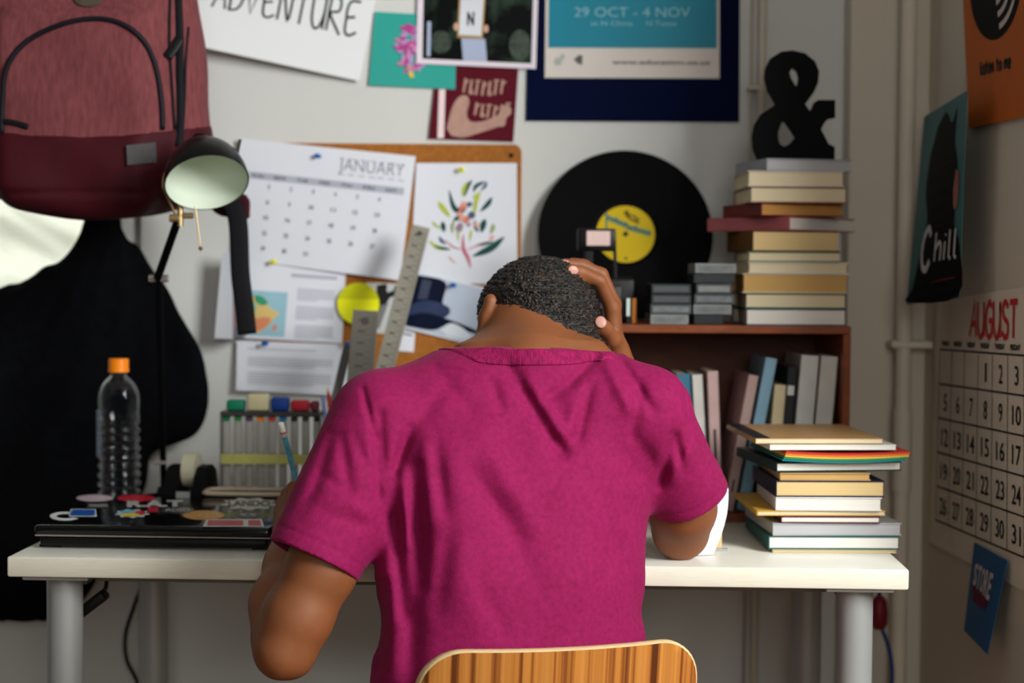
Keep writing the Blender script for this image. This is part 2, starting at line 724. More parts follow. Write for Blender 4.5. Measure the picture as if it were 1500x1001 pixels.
# window on the left: frame, sash, pane
wf = tag(obj('window_1', MB().box((xr - .02, YW + .075, (WZ0 + WZ1) / 2), (.04, .12, WZ1 - WZ0), bev=.003)
             .box(((WX0 + xr) / 2, YW + .075, WZ1 - .02), (xr - WX0, .12, .04), bev=.003)
             .box(((WX0 + xr) / 2, YW + .075, WZ0 + .02), (xr - WX0, .12, .04), bev=.003)
             .box((WX0 + .02, YW + .075, (WZ0 + WZ1) / 2), (.04, .12, WZ1 - WZ0), bev=.003), m_white_paint, world=True), kind='structure')
sx = at(172, 350, YW + .09).x
zz = at(190, 352, YW).z
obj('sash', MB().box(((sx + xr - .04) / 2, YW + .095, (WZ0 + zz) / 2 - .002), (xr - .04 - sx, .035, zz - WZ0 - .004), bev=.002)
    .box(((sx + xr - .04) / 2, YW + .095, (WZ1 + zz) / 2 + .002), (xr - .04 - sx, .035, WZ1 - zz - .004), bev=.002), m_white_paint, wf, world=True)
obj('window_pane', MB().box(((WX0 + sx) / 2, YW + .11, (WZ0 + WZ1) / 2), (sx - WX0 - .02, .004, WZ1 - WZ0 - .08)), glassy('window_glass', (245, 250, 250)), wf, world=True)

m = bpy.data.materials.new('sheer_curtain')
m.use_nodes = True
nt = m.node_tree
nt.nodes.clear()
out = nt.nodes.new('ShaderNodeOutputMaterial')
mix = nt.nodes.new('ShaderNodeMixShader')
mix.inputs[0].default_value = .6
a = nt.nodes.new('ShaderNodeBsdfDiffuse')
a.inputs[0].default_value = (*lin((238, 236, 222)), 1)
b = nt.nodes.new('ShaderNodeBsdfTranslucent')
b.inputs[0].default_value = (*lin((246, 243, 226)), 1)
nz = nt.nodes.new('ShaderNodeTexNoise')
nz.inputs['Scale'].default_value = 300
bp = nt.nodes.new('ShaderNodeBump')
bp.inputs['Strength'].default_value = .15
nt.links.new(nz.outputs['Fac'], bp.inputs['Height'])
nt.links.new(bp.outputs['Normal'], a.inputs['Normal'])
nt.links.new(a.outputs[0], mix.inputs[1])
nt.links.new(b.outputs[0], mix.inputs[2])
nt.links.new(mix.outputs[0], out.inputs[0])
cx0, cx1 = -1.5, sx + .012
mb = MB()
nx, nz_ = 90, 60
for j in range(nz_ + 1):
    for i in range(nx + 1):
        x = cx0 + (cx1 - cx0) * i / nx
        z = WZ0 + .045 + (WZ1 - WZ0 - .09) * j / nz_
        w = x * 1.0 + (z - 1.2) * 1.1
        y = YW + .045 + .015 * math.sin(30 * w + 2.2 * math.sin(11 * (x - z))) + .005 * math.sin(83 * (w + .6 * z) + 2) - .004 * math.sin(50 * (z - .4 * x))
        mb.v.append((x, y, z))
for j in range(nz_):
    for i in range(nx):
        q = j * (nx + 1) + i
        mb.f.append((q, q + 1, q + nx + 2, q + nx + 1))
mb.m = [0] * len(mb.f)
tag(obj('curtain', mb, m, world=True, smooth=True), 'creamy white sheer curtain glowing at the window below the backpack', 'curtain')

# ---- pipes in the corner
px_ = at(1327, 300, 2.83)
mb = MB().tube([(px_.x, px_.y, 0), (px_.x, px_.y, 2.5)], .0135, 18)
o = tag(obj('corner_pipe', mb, m_pipe, world=True, smooth=40), 'painted vertical pipe running up the room corner beside the right wall', 'pipe')
zc1, zc2 = at(1327, 505, 2.83).z, at(1327, 600, 2.83).z
obj('pipe_clip', MB().box((px_.x + .012, px_.y + .01, zc1), (.07, .05, .012), bev=.003), m_pipe, o, world=True)
obj('pipe_coupling', MB().tube([(px_.x, px_.y, zc2 - .14), (px_.x, px_.y, zc2)], .0165, 18), m_pipe, o, world=True, smooth=40)
p2_ = at(1116, 100, YW - .012)
mb = MB().tube([(p2_.x, p2_.y, 0), (p2_.x, p2_.y, 2.5)], .0075, 14)
o = tag(obj('wall_pipe', mb, mat('thin_pipe_paint', (196, 188, 172), rough=.4), world=True, smooth=40), 'thin painted pipe on the back wall behind the ampersand', 'pipe')
obj('pipe_clip', MB().box((p2_.x - .008, p2_.y + .002, at(1105, 130, YW).z), (.034, .016, .008), bev=.002), m_pipe, o, world=True)
p3_ = at(1101, 100, YW - .006)  # conduit strip put in where a dark shadow groove runs
tag(obj('shadow_conduit', MB().tube([(p3_.x, p3_.y, .05), (p3_.x, p3_.y, 2.5)], .003, 8), mat('shadow_conduit_cream', (178, 170, 152), rough=.5), world=True, smooth=True),
    'cream conduit strip standing for the shadow groove left of the thin pipe', 'cable')

# ================================================================== desk
DZ = .74
m_desk = mat('desk_white_laminate', (228, 226, 214), rough=.28, var=.03, scale=5, spec=.5)
m_edge = mat('desk_edge_veneer', (224, 218, 200), rough=.4, var=.05, scale=30, stretch=(1, 1, 12))
m_steel = mat('desk_leg_silver', (168, 170, 168), rough=.38, var=.03, metal=.35)
A, B_ = atz(10, 816, DZ), atz(1332, 835, DZ)
DW = (B_ - A).length
DR = math.atan2(B_.y - A.y, B_.x - A.x)
DD = .585
desk = thing('desk', 'long white desk with pale edge and silver round legs', 'desk', ((A.x + B_.x) / 2, (A.y + B_.y) / 2, 0), DR)
TH = .0275
mb = MB().box((0, DD / 2, DZ - TH / 2), (DW, DD, TH), bev=.003, seg=2)
dt = obj('desk_top', mb, [m_desk, m_edge], desk, smooth=40)
dt.data.polygons.foreach_set('material_index', [0 if p.normal.z > .7 else 1 for p in dt.data.polygons])
LX, LY = DW / 2 - .062, .055
for sx_ in (-1, 1):
    for yy in (LY, DD - LY):
        lx = sx_ * LX
        mb = MB().tube([(lx, yy, 0.012), (lx, yy, DZ - TH - .004)], .0245, 28)
        lg = obj('leg', mb, m_steel, desk, smooth=40)
        obj('mounting_plate', MB().box((lx, yy, DZ - TH - .003), (.09, .09, .006), bev=.002), m_steel, lg)
        obj('foot_cap', MB().lathe([(.022, 0), (.026, .003), (.026, .013)], (lx, yy, 0), 20), mat('black_plastic', (22, 22, 24), rough=.45), lg, smooth=40)
m_rail = mat('rail_grey', (120, 118, 112), rough=.5)
obj('rail', MB().box((0, LY + .05, DZ - TH - .011), (2 * LX - .06, .02, .022), bev=.002), m_rail, desk)
obj('rail', MB().box((0, DD - LY, DZ - TH - .013), (2 * LX - .06, .02, .026), bev=.002), m_rail, desk)
for sx_ in (-1, 1):
    obj('rail', MB().box((sx_ * (LX - .01), DD / 2, DZ - TH - .013), (.02, DD - .18, .026), bev=.002), m_rail, desk)
DM = PW[desk.name]


def dsk(px, py, z=DZ):
    return atz(px, py, z)


# ================================================================== chair
m_veneer = bpy.data.materials.new('zebrano_veneer')
m_veneer.use_nodes = True
nt = m_veneer.node_tree
bs = nt.nodes['Principled BSDF']
bs.inputs['Roughness'].default_value = .32
tc = nt.nodes.new('ShaderNodeTexCoord')
mp = nt.nodes.new('ShaderNodeMapping')
mp.inputs['Scale'].default_value = (1, .0, .003)
nt.links.new(tc.outputs['Object'], mp.inputs[0])
n1 = nt.nodes.new('ShaderNodeTexNoise')
n1.inputs['Scale'].default_value = 95
n1.inputs['Detail'].default_value = 3
n1.inputs['Distortion'].default_value = 0
nt.links.new(mp.outputs[0], n1.inputs['Vector'])
rp = nt.nodes.new('ShaderNodeValToRGB')
els = rp.color_ramp.elements
els[0].position, els[0].color = .33, (*lin((96, 48, 20)), 1)
els[1].position, els[1].color = .66, (*lin((212, 142, 66)), 1)
e = els.new(.42)
e.color = (*lin((164, 94, 38)), 1)
e = els.new(.48)
e.color = (*lin((200, 126, 54)), 1)
nt.links.new(n1.outputs['Fac'], rp.inputs[0])
n2 = nt.nodes.new('ShaderNodeTexNoise')
n2.inputs['Scale'].default_value = 190
nt.links.new(mp.outputs[0], n2.inputs['Vector'])
mx = nt.nodes.new('ShaderNodeMix')
mx.data_type = 'RGBA'
mx.blend_type = 'MULTIPLY'
mx.inputs[0].default_value = .35
nt.links.new(rp.outputs[0], mx.inputs[6])
nt.links.new(n2.outputs['Fac'], mx.inputs[7])
nt.links.new(mx.outputs[2], bs.inputs['Base Color'])
m_ply = mat('pale_plywood_edge', (226, 196, 146), rough=.45, var=.08, scale=40, stretch=(1, 1, 10))


def panel(mb, w, h0, h1, rad, depth_fn, th, n=40, mi=(0, 1)):
    """a bent plywood panel: rounded-rectangle outline in (x, z), bent by depth_fn(x, z), with rounded rim"""
    prof = []
    for cx_, cz_, a0 in ((w / 2 - rad, h1 - rad, 0), (-w / 2 + rad, h1 - rad, PI / 2), (-w / 2 + rad * .5, h0 + rad * .5, PI), (w / 2 - rad * .5, h0 + rad * .5, 1.5 * PI)):
        rr = rad if cz_ > (h0 + h1) / 2 else rad * .5
        for i in range(11):
            a_ = a0 + PI / 2 * i / 10
            prof.append((cx_ + rr * math.cos(a_), cz_ + rr * math.sin(a_)))
    # densify
    pr = []
    for i in range(len(prof)):
        a_, b_ = prof[i], prof[(i + 1) % len(prof)]
        k = max(1, int(math.dist(a_, b_) / .012))
        for q in range(k):
            pr.append((a_[0] + (b_[0] - a_[0]) * q / k, a_[1] + (b_[1] - a_[1]) * q / k))
    N = len(pr)
    cz_ = (h0 + h1) / 2
    rings = [1.0, .985, .93, .8, .6, .4, .2]
    def lay(off, sc):
        return [(x * sc, depth_fn(x * sc, cz_ + (z - cz_) * sc) + off, cz_ + (z - cz_) * sc) for x, z in pr]
    base = len(mb.v)
    layers = []
    for s_ in reversed(rings[1:]):
        layers.append(lay(-th / 2, s_))
    layers.append(lay(-th * .32, 1.0))
    layers.append(lay(th * .32, 1.0))
    for s_ in rings[1:]:
        layers.append(lay(th / 2, s_))
    for L in layers:
        mb.v.extend(L)
    nL = len(layers)
    for l in range(nL - 1):
        rim = (len(rings) - 2 <= l <= len(rings))
        for i in range(N):
            j = (i + 1) % N
            mb.f.append((base + l * N + i, base + l * N + j, base + (l + 1) * N + j, base + (l + 1) * N + i))
            mb.m.append(mi[1] if rim else mi[0])
    for l, fl in ((0, 0), (nL - 1, 1)):
        c = len(mb.v)
        p = (0, depth_fn(0, cz_) + (th / 2 if fl else -th / 2), cz_)
        mb.v.append(p)
        for i in range(N):
            j = (i + 1) % N
            f = (c, base + l * N + j, base + l * N + i)
            mb.f.append(f[::-1] if fl else f)
            mb.m.append(mi[0])


chL, chR = at(607, 955, 1.935), at(1019, 940, 2.02)
CRZ = math.atan2(chR.y - chL.y, chR.x - chL.x)
CW = math.dist((chL.x, chL.y), (chR.x, chR.y))
ccx, ccy = (chL.x + chR.x) / 2, (chL.y + chR.y) / 2
ctop = at(812, 938, ccy).z
chair = thing('chair', 'stripy wood-veneer chair with rounded back in front of the desk', 'chair', (ccx, ccy, 0), CRZ)
mb = MB()
panel(mb, CW, .47, ctop, .055, lambda x, z: 1.1 * x * x - .035 * max(0, (z - .47)) / .25 - .012, .016)
obj('backrest', mb, [m_veneer, m_ply], chair, smooth=50)
mb = MB()
panel(mb, .40, .0, .40, .06, lambda x, z: 0, .012)
rot = Matrix.Rotation(-PI / 2, 3, 'X')
mb.v = [tuple(rot @ Vector(p) + Vector((0, .02, .438 - .25 * max(0, abs(p[0]) - .1) * 0))) for p in mb.v]
obj('seat', mb, [m_veneer, m_ply], chair, smooth=50)
m_chrome = mat('chair_steel', (170, 172, 172), rough=.3, metal=.9, var=.02)
obj('back_bracket', MB().tube([(-.06, -.005, .58), (-.06, .0, .48), (-.06, .06, .425), (-.06, .3, .425)], .008, 10)
    .tube([(.06, -.005, .58), (.06, .0, .48), (.06, .06, .425), (.06, .3, .425)], .008, 10), m_chrome, chair, smooth=True)
for lx, ly, dx, dy in ((-.15, .06, -.03, -.04), (.15, .06, .03, -.04), (-.15, .37, -.03, .03), (.15, .37, .03, .03)):
    lg = obj('leg', MB().tube([(lx, ly, .43), (lx + dx, ly + dy, .01)], .009, 12), m_chrome, chair, smooth=40)
    obj('foot_cap', MB().lathe([(.011, 0), (.013, .004), (.012, .02)], (lx + dx, ly + dy, 0), 12), MATS['black_plastic'], lg, smooth=40)
obj('seat_frame', MB().tube([(-.15, .06, .425), (.15, .06, .425)], .008, 10).tube([(-.15, .37, .425), (.15, .37, .425)], .008, 10), m_chrome, chair, smooth=40)

# ================================================================== papers on the back wall
m_paper = mat('white_paper', (226, 228, 230), rough=.7, var=.015, scale=4)
m_paper_cool = mat('cool_white_paper', (222, 225, 233), rough=.7, var=.015, scale=4)
m_ink = mat('black_ink', (14, 26, 26), rough=.6, var=.02)
m_grey_ink = mat('grey_ink', (92, 98, 110), rough=.7, var=.05)
m_light_ink = mat('light_grey_ink', (176, 180, 192), rough=.7, var=.05)


def wallsheet(px4, offs, bulge=None):
    return Sheet(*[at(x, y, YW - o) for (x, y), o in zip(px4, offs)], bulge=bulge)


# hand-lettered poster, its lower edge lifting off the wall
sh = wallsheet([(291, -62), (562, -62), (527, 119), (273, 64)], (.006, .006, .012, .045))
po = tag(sh.paper('poster', m_paper), 'white poster hand-lettered ADVENTURE in black, hanging beside the backpack', 'poster')
mb = MB()
sh.word(mb, 'ADVENTURE', .11, .24, .945, .545, .0042, .0006, drop=.115)
obj('lettering', mb, m_ink, po, world=True)

# teal card with a pink and lilac flower
sh = wallsheet([(549, 17), (669, 24), (667, 131), (540, 125)], (.004, .004, .004, .006))
m_teal = mat('teal_card', (44, 160, 148), rough=.55, var=.03)
po = tag(sh.paper('card', m_teal), 'teal card with a pink flower drawing, half hidden by the photo print', 'card')
rng = random.Random(4)
mb = MB()
for k in range(110):
    a_ = rng.uniform(0, 2 * PI)
    r_ = rng.uniform(0, 1) ** .6
    u, v = .47 + .19 * r_ * math.cos(a_), .47 + .31 * r_ * math.sin(a_)
    a0 = rng.uniform(0, PI)
    L = rng.uniform(.04, .075)
    pts = [(u + L * .8 * math.cos(a0) * (t - .5) * 2 + .02 * math.sin(PI * t), v + L * math.sin(a0) * (t - .5) * 2) for t in [i / 6 for i in range(7)]]
    sh.stroke(mb, pts, rng.uniform(.005, .009), .0006 + .00002 * k, mi=rng.choice([0, 0, 1, 1, 2]), taper=True)
sh.poly(mb, [(.42, .70), (.47, .70), (.52, .86), (.47, .87)], .0018, 3)
obj('flower_drawing', mb, [mat('petal_magenta', (178, 64, 140)), mat('petal_lilac', (176, 150, 196)), mat('petal_pink', (206, 120, 160)), mat('stem_yellow', (232, 196, 40))], po, world=True)

# maroon card: flexed arm and lettering
sh = wallsheet([(640, 88), (760, 92), (752, 208), (628, 203)], (.003, .003, .003, .006))
po = tag(sh.paper('card', mat('maroon_card', (88, 16, 32), rough=.5, var=.05, spec=.06)), 'maroon card with a flexed arm print, pinned above the cork board', 'card')
m_arm = mat('arm_print_cream', (178, 140, 126), rough=.6, var=.12, scale=60)
mb = MB()
arm = smooth_line([(.20, .86), (.24, .60), (.31, .46), (.40, .44), (.44, .52), (.42, .66), (.47, .76), (.60, .76), (.74, .70), (.80, .66),
                   (.84, .55), (.93, .56), (.95, .64), (.90, .70), (.88, .80), (.80, .82), (.60, .90), (.40, .97), (.26, .95)], 4)
sh.poly(mb, arm, .0007)
obj('arm_print', mb, m_arm, po, world=True)
mb = MB()
rng = random.Random(9)
for row, (v0, v1, u0, n) in enumerate(((.22, .40, .36, 7), (.52, .68, .52, 6))):
    for k in range(n):
        u = u0 + .075 * k
        sag = .03 * math.sin(PI * k / (n - 1))
        sh.stroke(mb, [(u, v1 + sag), (u + .012, v0 + sag)], .0042, .0012)
        if k % 3 == 0:
            sh.stroke(mb, [(u, (v0 + v1) / 2 + sag), (u + .05, v0 + sag + .02)], .0028, .0012)
        elif k % 3 == 1:
            sh.stroke(mb, [(u, v1 + sag), (u + .045, v1 + sag - .01)], .0028, .0012)
            sh.stroke(mb, [(u, (v0 + v1) / 2 + sag), (u + .04, v1 + sag)], .0028, .0012)
        else:
            sh.stroke(mb, [(u - .02, v0 + sag), (u + .045, v0 + sag - .005)], .0028, .0012)
obj('lettering', mb, m_arm, po, world=True)
mb = MB()
sh.stroke(mb, [(.10, .37), (.14, .99)], .011, .0010)
obj('pale_strip', mb, mat('pale_pink_strip', (236, 212, 214), rough=.3), po, world=True)

# photo print: hands holding a framed N in front of dark foliage
sh = wallsheet([(613, -70), (790, -70), (785, 101), (610, 93)], (.007, .007, .008, .008))
po = tag(sh.paper('photo_print', mat('photo_border', (226, 216, 226), rough=.35, var=.02)), 'white-bordered photo of hands holding up a framed letter N', 'photo')
mb = MB()
sh.grid(mb, .05, .06, .96, .955, .0006)
obj('picture', mb, mat('dark_foliage_print', (5, 9, 9), spec=.06, rough=.4, scale=22, col2=(58, 78, 64), contrast=(.5, .78), var=.3), po, world=True)
mb = MB()
for u, v, a_, b_ in ((.86, .80, .09, .13), (.2, .80, .09, .10)):
    mb = MB()
    sh.ellipse(mb, u, v, a_, b_, .0008)
    obj('bush_print', mb, mat('grey_green_bush_print', (70, 92, 70), rough=.3, scale=90, col2=(24, 36, 28), var=.4), po, world=True)
mb = MB()
mb = MB()
sh.grid(mb, .085, .62, .115, .93, .001, 1, 4, 0)
obj('pale_post_print', mb, mat('pale_blue_print', (168, 180, 206)), po, world=True)
mb = MB()
sh.poly(mb, [(.37, .76), (.57, .76), (.59, .955), (.39, .955)], .0010, 3)
sh.poly(mb, [(.345, .38), (.565, .385), (.55, .76), (.335, .755)], .0012, 0)
sh.poly(mb, [(.36, .40), (.55, .405), (.537, .735), (.35, .73)], .0014, 1)
sh.ellipse(mb, .325, .66, .02, .035, .0015, mi=2)
sh.ellipse(mb, .575, .67, .02, .035, .0015, mi=2)
sh.text(mb, 'N', .415, .525, .475, .645, .0016, bold=.05, mi=4)
obj('framed_letter', mb, [mat('wood_frame_print', (168, 132, 70)), mat('white_sign_print', (214, 218, 226)), mat('hand_print', (206, 162, 140)), mat('pale_blue_print', (168, 180, 206)), m_ink], po, world=True)

# event poster on navy backing
sh = wallsheet([(776, -90), (1084, -90), (1083, 179), (770, 177)], (.004, .004, .004, .004))
po = tag(sh.paper('poster', mat('navy_board', (4, 13, 46), rough=.7, var=.05, spec=.04)), 'big navy-backed teal poster reading 29 OCT - 4 NOV above the record', 'poster')
s2 = wallsheet([(800, -80), (1054, -80), (1054, 115), (798, 114)], (.0055,) * 4)
o2 = s2.paper('print_sheet', mat('warm_white_print', (216, 208, 200), rough=.5, var=.02), po)
mb = MB()
s2.grid(mb, .018, 0, .985, .772, .0006)
obj('teal_field', mb, mat('teal_print', (0, 128, 152), rough=.45, var=.04), o2, world=True)
mb = MB()
zt = lambda py: (py + 80) / 195.0
s2.text(mb, '29 OCT - 4 NOV', .165, zt(11), .83, zt(25), .0012, bold=-.004)
s2.text(mb, 'at N China', .26, zt(31), .50, zt(38), .0012)
s2.text(mb, 'N Tunes', .58, zt(31), .75, zt(38), .0012)
obj('lettering', mb, mat('pale_lettering', (136, 186, 198), rough=.5), o2, world=True)
mb = MB()
s2.text(mb, 'www.education.oz.us', .385, zt(88), .945, zt(95), .0012, bold=.02, mi=0)
obj('web_address', mb, mat('taupe_ink', (112, 104, 96)), o2, world=True)
mb = MB()
s2.poly(mb, [(.165, zt(88)), (.195, zt(81)), (.215, zt(82)), (.213, zt(96)), (.19, zt(94))], .0012, 1)
s2.ellipse(mb, .075, zt(91), .022, .03, .0011, mi=2)
s2.ellipse(mb, .10, zt(84), .014, .02, .0012, mi=2)
obj('footer_logo', mb, [mat('taupe_ink', (112, 104, 96)), mat('grey_mark', (92, 92, 88)), mat('pale_mark', (168, 178, 172))], o2, world=True)

# ================================================================== cork board and what is pinned to it
m_cork = mat('cork_board', (158, 98, 40), rough=.85, var=.16, scale=140, bump=.3, bscale=260, bdist=.001)
bx0, bx1, bz1, bz0 = at(372, 212, YW).x, at(764, 212, YW).x, at(560, 211, YW).z, at(560, 566, YW).z
mb = MB()
pts = []
for cx_, cz_, a0 in ((bx1 - .014, bz1 - .014, 0), (bx0 + .014, bz1 - .014, PI / 2), (bx0 + .014, bz0 + .014, PI), (bx1 - .014, bz0 + .014, 1.5 * PI)):
    for i in range(7):
        a_ = a0 + PI / 2 * i / 6
        pts.append((cx_ + .014 * math.cos(a_), cz_ + .014 * math.sin(a_)))
rot = Matrix.Rotation(PI / 2, 3, 'X')
mb.prism(pts, -.0, .009, M=rot, c=(0, YW, 0))
board = tag(obj('cork_board', mb, m_cork, world=True, smooth=40), 'brown cork notice board on the wall, covered in pinned papers', 'board')
q = at(749, 228, YW - .009)
obj('screw', MB().lathe([(.0, 0), (.004, .0), (.004, .002), (.002, .003)], (0, 0, 0), 14, M=Matrix.Rotation(PI / 2, 3, 'X')), mat('dark_screw', (30, 26, 24), metal=.5), board, loc=q - board.location)
BO = .0092


def boardsheet(px4, offs, bulge=None):
    return Sheet(*[at(x, y, YW - BO - o) for (x, y), o in zip(px4, offs)], bulge=bulge)


# January calendar
sh = boardsheet([(350, 203), (609, 229), (586, 411), (343, 379)], (.003, .006, .016, .003))
cal = tag(sh.paper('calendar', m_paper_cool), 'white JANUARY wall calendar pinned at a tilt on the cork board', 'calendar')
mb = MB()
# JANUARY in wide slab-like capitals
sh.text(mb, 'JANUARY', .575, .075, .945, .205, .0008, bold=-.012, mi=0)
for a_ in (.575, .63, .69, .75, .80, .86, .915):
    sh.stroke(mb, [(a_, .205), (a_ + .035, .205)], .0012, .0008, 0)
    sh.stroke(mb, [(a_, .078), (a_ + .03, .078)], .0012, .0008, 0)
sh.poly(mb, [(.06, .225), (.955, .310), (.955, .372), (.06, .285)], .0006, 1) if False else None
obj('month_name', mb, mat('slate_grey_ink', (122, 126, 136), rough=.7), cal, world=True)
mb = MB()
sh.grid(mb, .055, .262, .958, .318, .0006, 10, 1)
obj('weekday_band', mb, m_light_ink, cal, world=True)
mb = MB()
for i, d in enumerate(('SUN', 'MON', 'TUE', 'WED', 'THU', 'FRI', 'SAT')):
    sh.text(mb, d, .085 + .128 * i, .276, .15 + .128 * i, .306, .0010, bold=.02)
num = [[1, 2, 3, 4, 5, 6], [8, 9, 10, 11, 12, 13], [15, 16, 17, 18, 19, 20], [22, 23, 24, 25, 26, 27], [29, 30, 31]]
for r_, row in enumerate(num):
    for c_, d in enumerate(row):
        w = (.007 if d == 1 else .013) if d < 10 else .027
        u = .185 + .128 * c_ - .004 * r_
        v = .355 + .128 * r_
        sh.text(mb, str(d), u - w / 2, v, u + w / 2, v + .036, .0010, bold=.02)
obj('dates', mb, m_grey_ink, cal, world=True)

# flower illustration
sh = boardsheet([(610, 239), (757, 239), (758, 417), (600, 414)], (.002, .002, .004, .003))
ill = tag(sh.paper('illustration', m_paper_cool), 'white sheet with a painted leafy flower sprig, pinned on the cork board', 'picture')
mb = MB()
leaf = [  # (points in crop space 819x1001 of px box 600,200,780,420), width, material
    ([(380, 470), (340, 500), (290, 470), (255, 360)], .0065, 0), ([(360, 400), (370, 350), (410, 290)], .006, 0),
    ([(420, 370), (440, 330), (500, 300)], .005, 0), ([(470, 360), (500, 330), (510, 300)], .004, 4), ([(470, 500), (520, 450), (548, 405)], .006, 0),
    ([(425, 800), (540, 745), (632, 668)], .0085, 0), ([(480, 640), (490, 590), (505, 550)], .0075, 0), ([(440, 730), (500, 715), (560, 700)], .004, 0),
    ([(270, 750), (200, 745), (135, 700)], .005, 1), ([(280, 755), (230, 750), (170, 735)], .0035, 0), ([(270, 540), (220, 480), (185, 435)], .0065, 1),
    ([(350, 400), (355, 350), (380, 300)], .0045, 1), ([(430, 530), (440, 440), (470, 360)], .005, 1), ([(540, 650), (555, 610), (560, 580)], .005, 5),
    ([(235, 640), (225, 600), (220, 570)], .006, 0), ([(250, 720), (220, 700), (200, 670)], .004, 4), ([(210, 620), (170, 590), (150, 570)], .003, 1),
    ([(290, 650), (285, 600), (300, 560)], .004, 5), ([(405, 700), (410, 650), (415, 620)], .003, 1), ([(290, 560), (330, 545), (400, 560)], .006, 0),
    ([(460, 640), (440, 600), (435, 560)], .004, 0), ([(330, 700), (325, 650), (320, 620)], .003, 1), ([(420, 415), (440, 395), (470, 370)], .004, 1),
    ([(415, 880), (395, 810), (365, 750), (360, 650)], .0042, 2), ([(365, 755), (300, 740), (240, 690)], .0016, 2), ([(380, 760), (450, 730), (520, 700)], .0016, 2),
    ([(360, 480), (365, 455), (375, 440)], .010, 3), ([(340, 460), (345, 480), (350, 500)], .008, 6), ([(385, 440), (395, 455), (400, 470)], .008, 4),
    ([(370, 530), (375, 555), (372, 580)], .009, 6), ([(405, 500), (412, 525), (405, 550)], .009, 4), ([(345, 520), (350, 545), (355, 560)], .009, 3),
    ([(320, 590), (330, 600), (340, 640)], .010, 7), ([(440, 570), (445, 590), (440, 605)], .006, 3), ([(325, 500), (330, 515), (335, 530)], .006, 3),
    ([(385, 580), (395, 590), (400, 600)], .006, 7), ([(540, 690), (550, 675), (560, 660)], .005, 3), ([(265, 800), (290, 825), (320, 850)], .0015, 3),
]
for k, (pts, w, mi) in enumerate(leaf):
    uv = []
    for a_, b_ in pts:
        px, py = 600 + a_ * 180 / 819, 200 + b_ * 220 / 1001
        uv.append(((px - 605) / 152.5, (py - 239) / 177.0))
    sh.stroke(mb, smooth_line(uv, 6), w * 1.45, .0006 + .00003 * k, mi, taper=True)
obj('flower_drawing', mb, [mat('leaf_dark_green', (22, 72, 66), rough=.6), mat('leaf_lime', (178, 190, 70), rough=.6), mat('stem_rose', (196, 96, 116), rough=.6),
                           mat('bloom_peach', (226, 160, 140), rough=.6), mat('leaf_slate', (70, 92, 116), rough=.6), mat('leaf_olive', (150, 160, 104), rough=.6),
                           mat('bloom_coral', (208, 120, 108), rough=.6), mat('bloom_mauve', (150, 124, 140), rough=.6)], ill, world=True)

# printed page with map
sh = boardsheet([(356, 377), (507, 388), (501, 503), (344, 495)], (.004, .004, .005, .006))
doc = tag(sh.paper('printed_page', m_paper_cool), 'printed page with a coloured map, pinned low on the cork board', 'paper')
mb = MB()
sh.grid(mb, .0, .40, .46, .96, .0006)
obj('map_sea', mb, mat('map_blue', (150, 192, 206), rough=.6), doc, world=True)
mb = MB()
sh.poly(mb, smooth_line([(.02, .42), (.14, .46), (.24, .50), (.30, .60), (.36, .64), (.40, .66), (.36, .72), (.32, .80), (.26, .88), (.20, .93), (.14, .92), (.10, .80), (.04, .72), (.0, .60)], 4), .0010, 0)
sh.poly(mb, smooth_line([(.12, .78), (.20, .74), (.30, .72), (.32, .78), (.26, .87), (.18, .91), (.13, .86)], 4), .0012, 1)
sh.poly(mb, smooth_line([(.06, .56), (.14, .54), (.18, .62), (.12, .68), (.05, .66)], 4), .0012, 2)
sh.poly(mb, smooth_line([(.14, .46), (.22, .47), (.28, .55), (.22, .58), (.16, .54)], 4), .0012, 3)
sh.poly(mb, smooth_line([(.34, .84), (.38, .80), (.38, .86), (.35, .90)], 4), .0012, 1)
obj('map_land', mb, [mat('map_sand', (216, 190, 120)), mat('map_orange', (218, 138, 100)), mat('map_mint', (140, 190, 160)), mat('map_green', (60, 150, 110))], doc, world=True)
mb = MB()
sh.grid(mb, .48, .16, .92, .20, .0007, 4, 1)
for v0, v1 in ((.34, .50), (.56, .74), (.80, .98)):
    k = int((v1 - v0) / .024)
    for i in range(k):
        v = v0 + (v1 - v0) * i / k
        sh.grid(mb, .55, v, .55 + (.36 if i < k - 1 else .2), v + .012, .0007, 2, 1)
obj('text_lines', mb, m_light_ink, doc, world=True)

# lower text page
sh = boardsheet([(347, 499), (513, 505), (506, 580), (346, 572)], (.002, .002, .010, .010))
doc = tag(sh.paper('printed_page', m_paper_cool), 'page of typed paragraphs pinned lowest on the board above the marker pens', 'paper')
mb = MB()
for v0, v1 in ((.14, .24), (.32, .52), (.62, .88)):
    k = max(1, int((v1 - v0) / .05))
    for i in range(k):
        v = v0 + (v1 - v0) * i / k
        sh.grid(mb, .10, v, .86 if i < k - 1 else .7, v + .022, .0007, 2, 1)
obj('text_lines', mb, m_light_ink, doc, world=True)

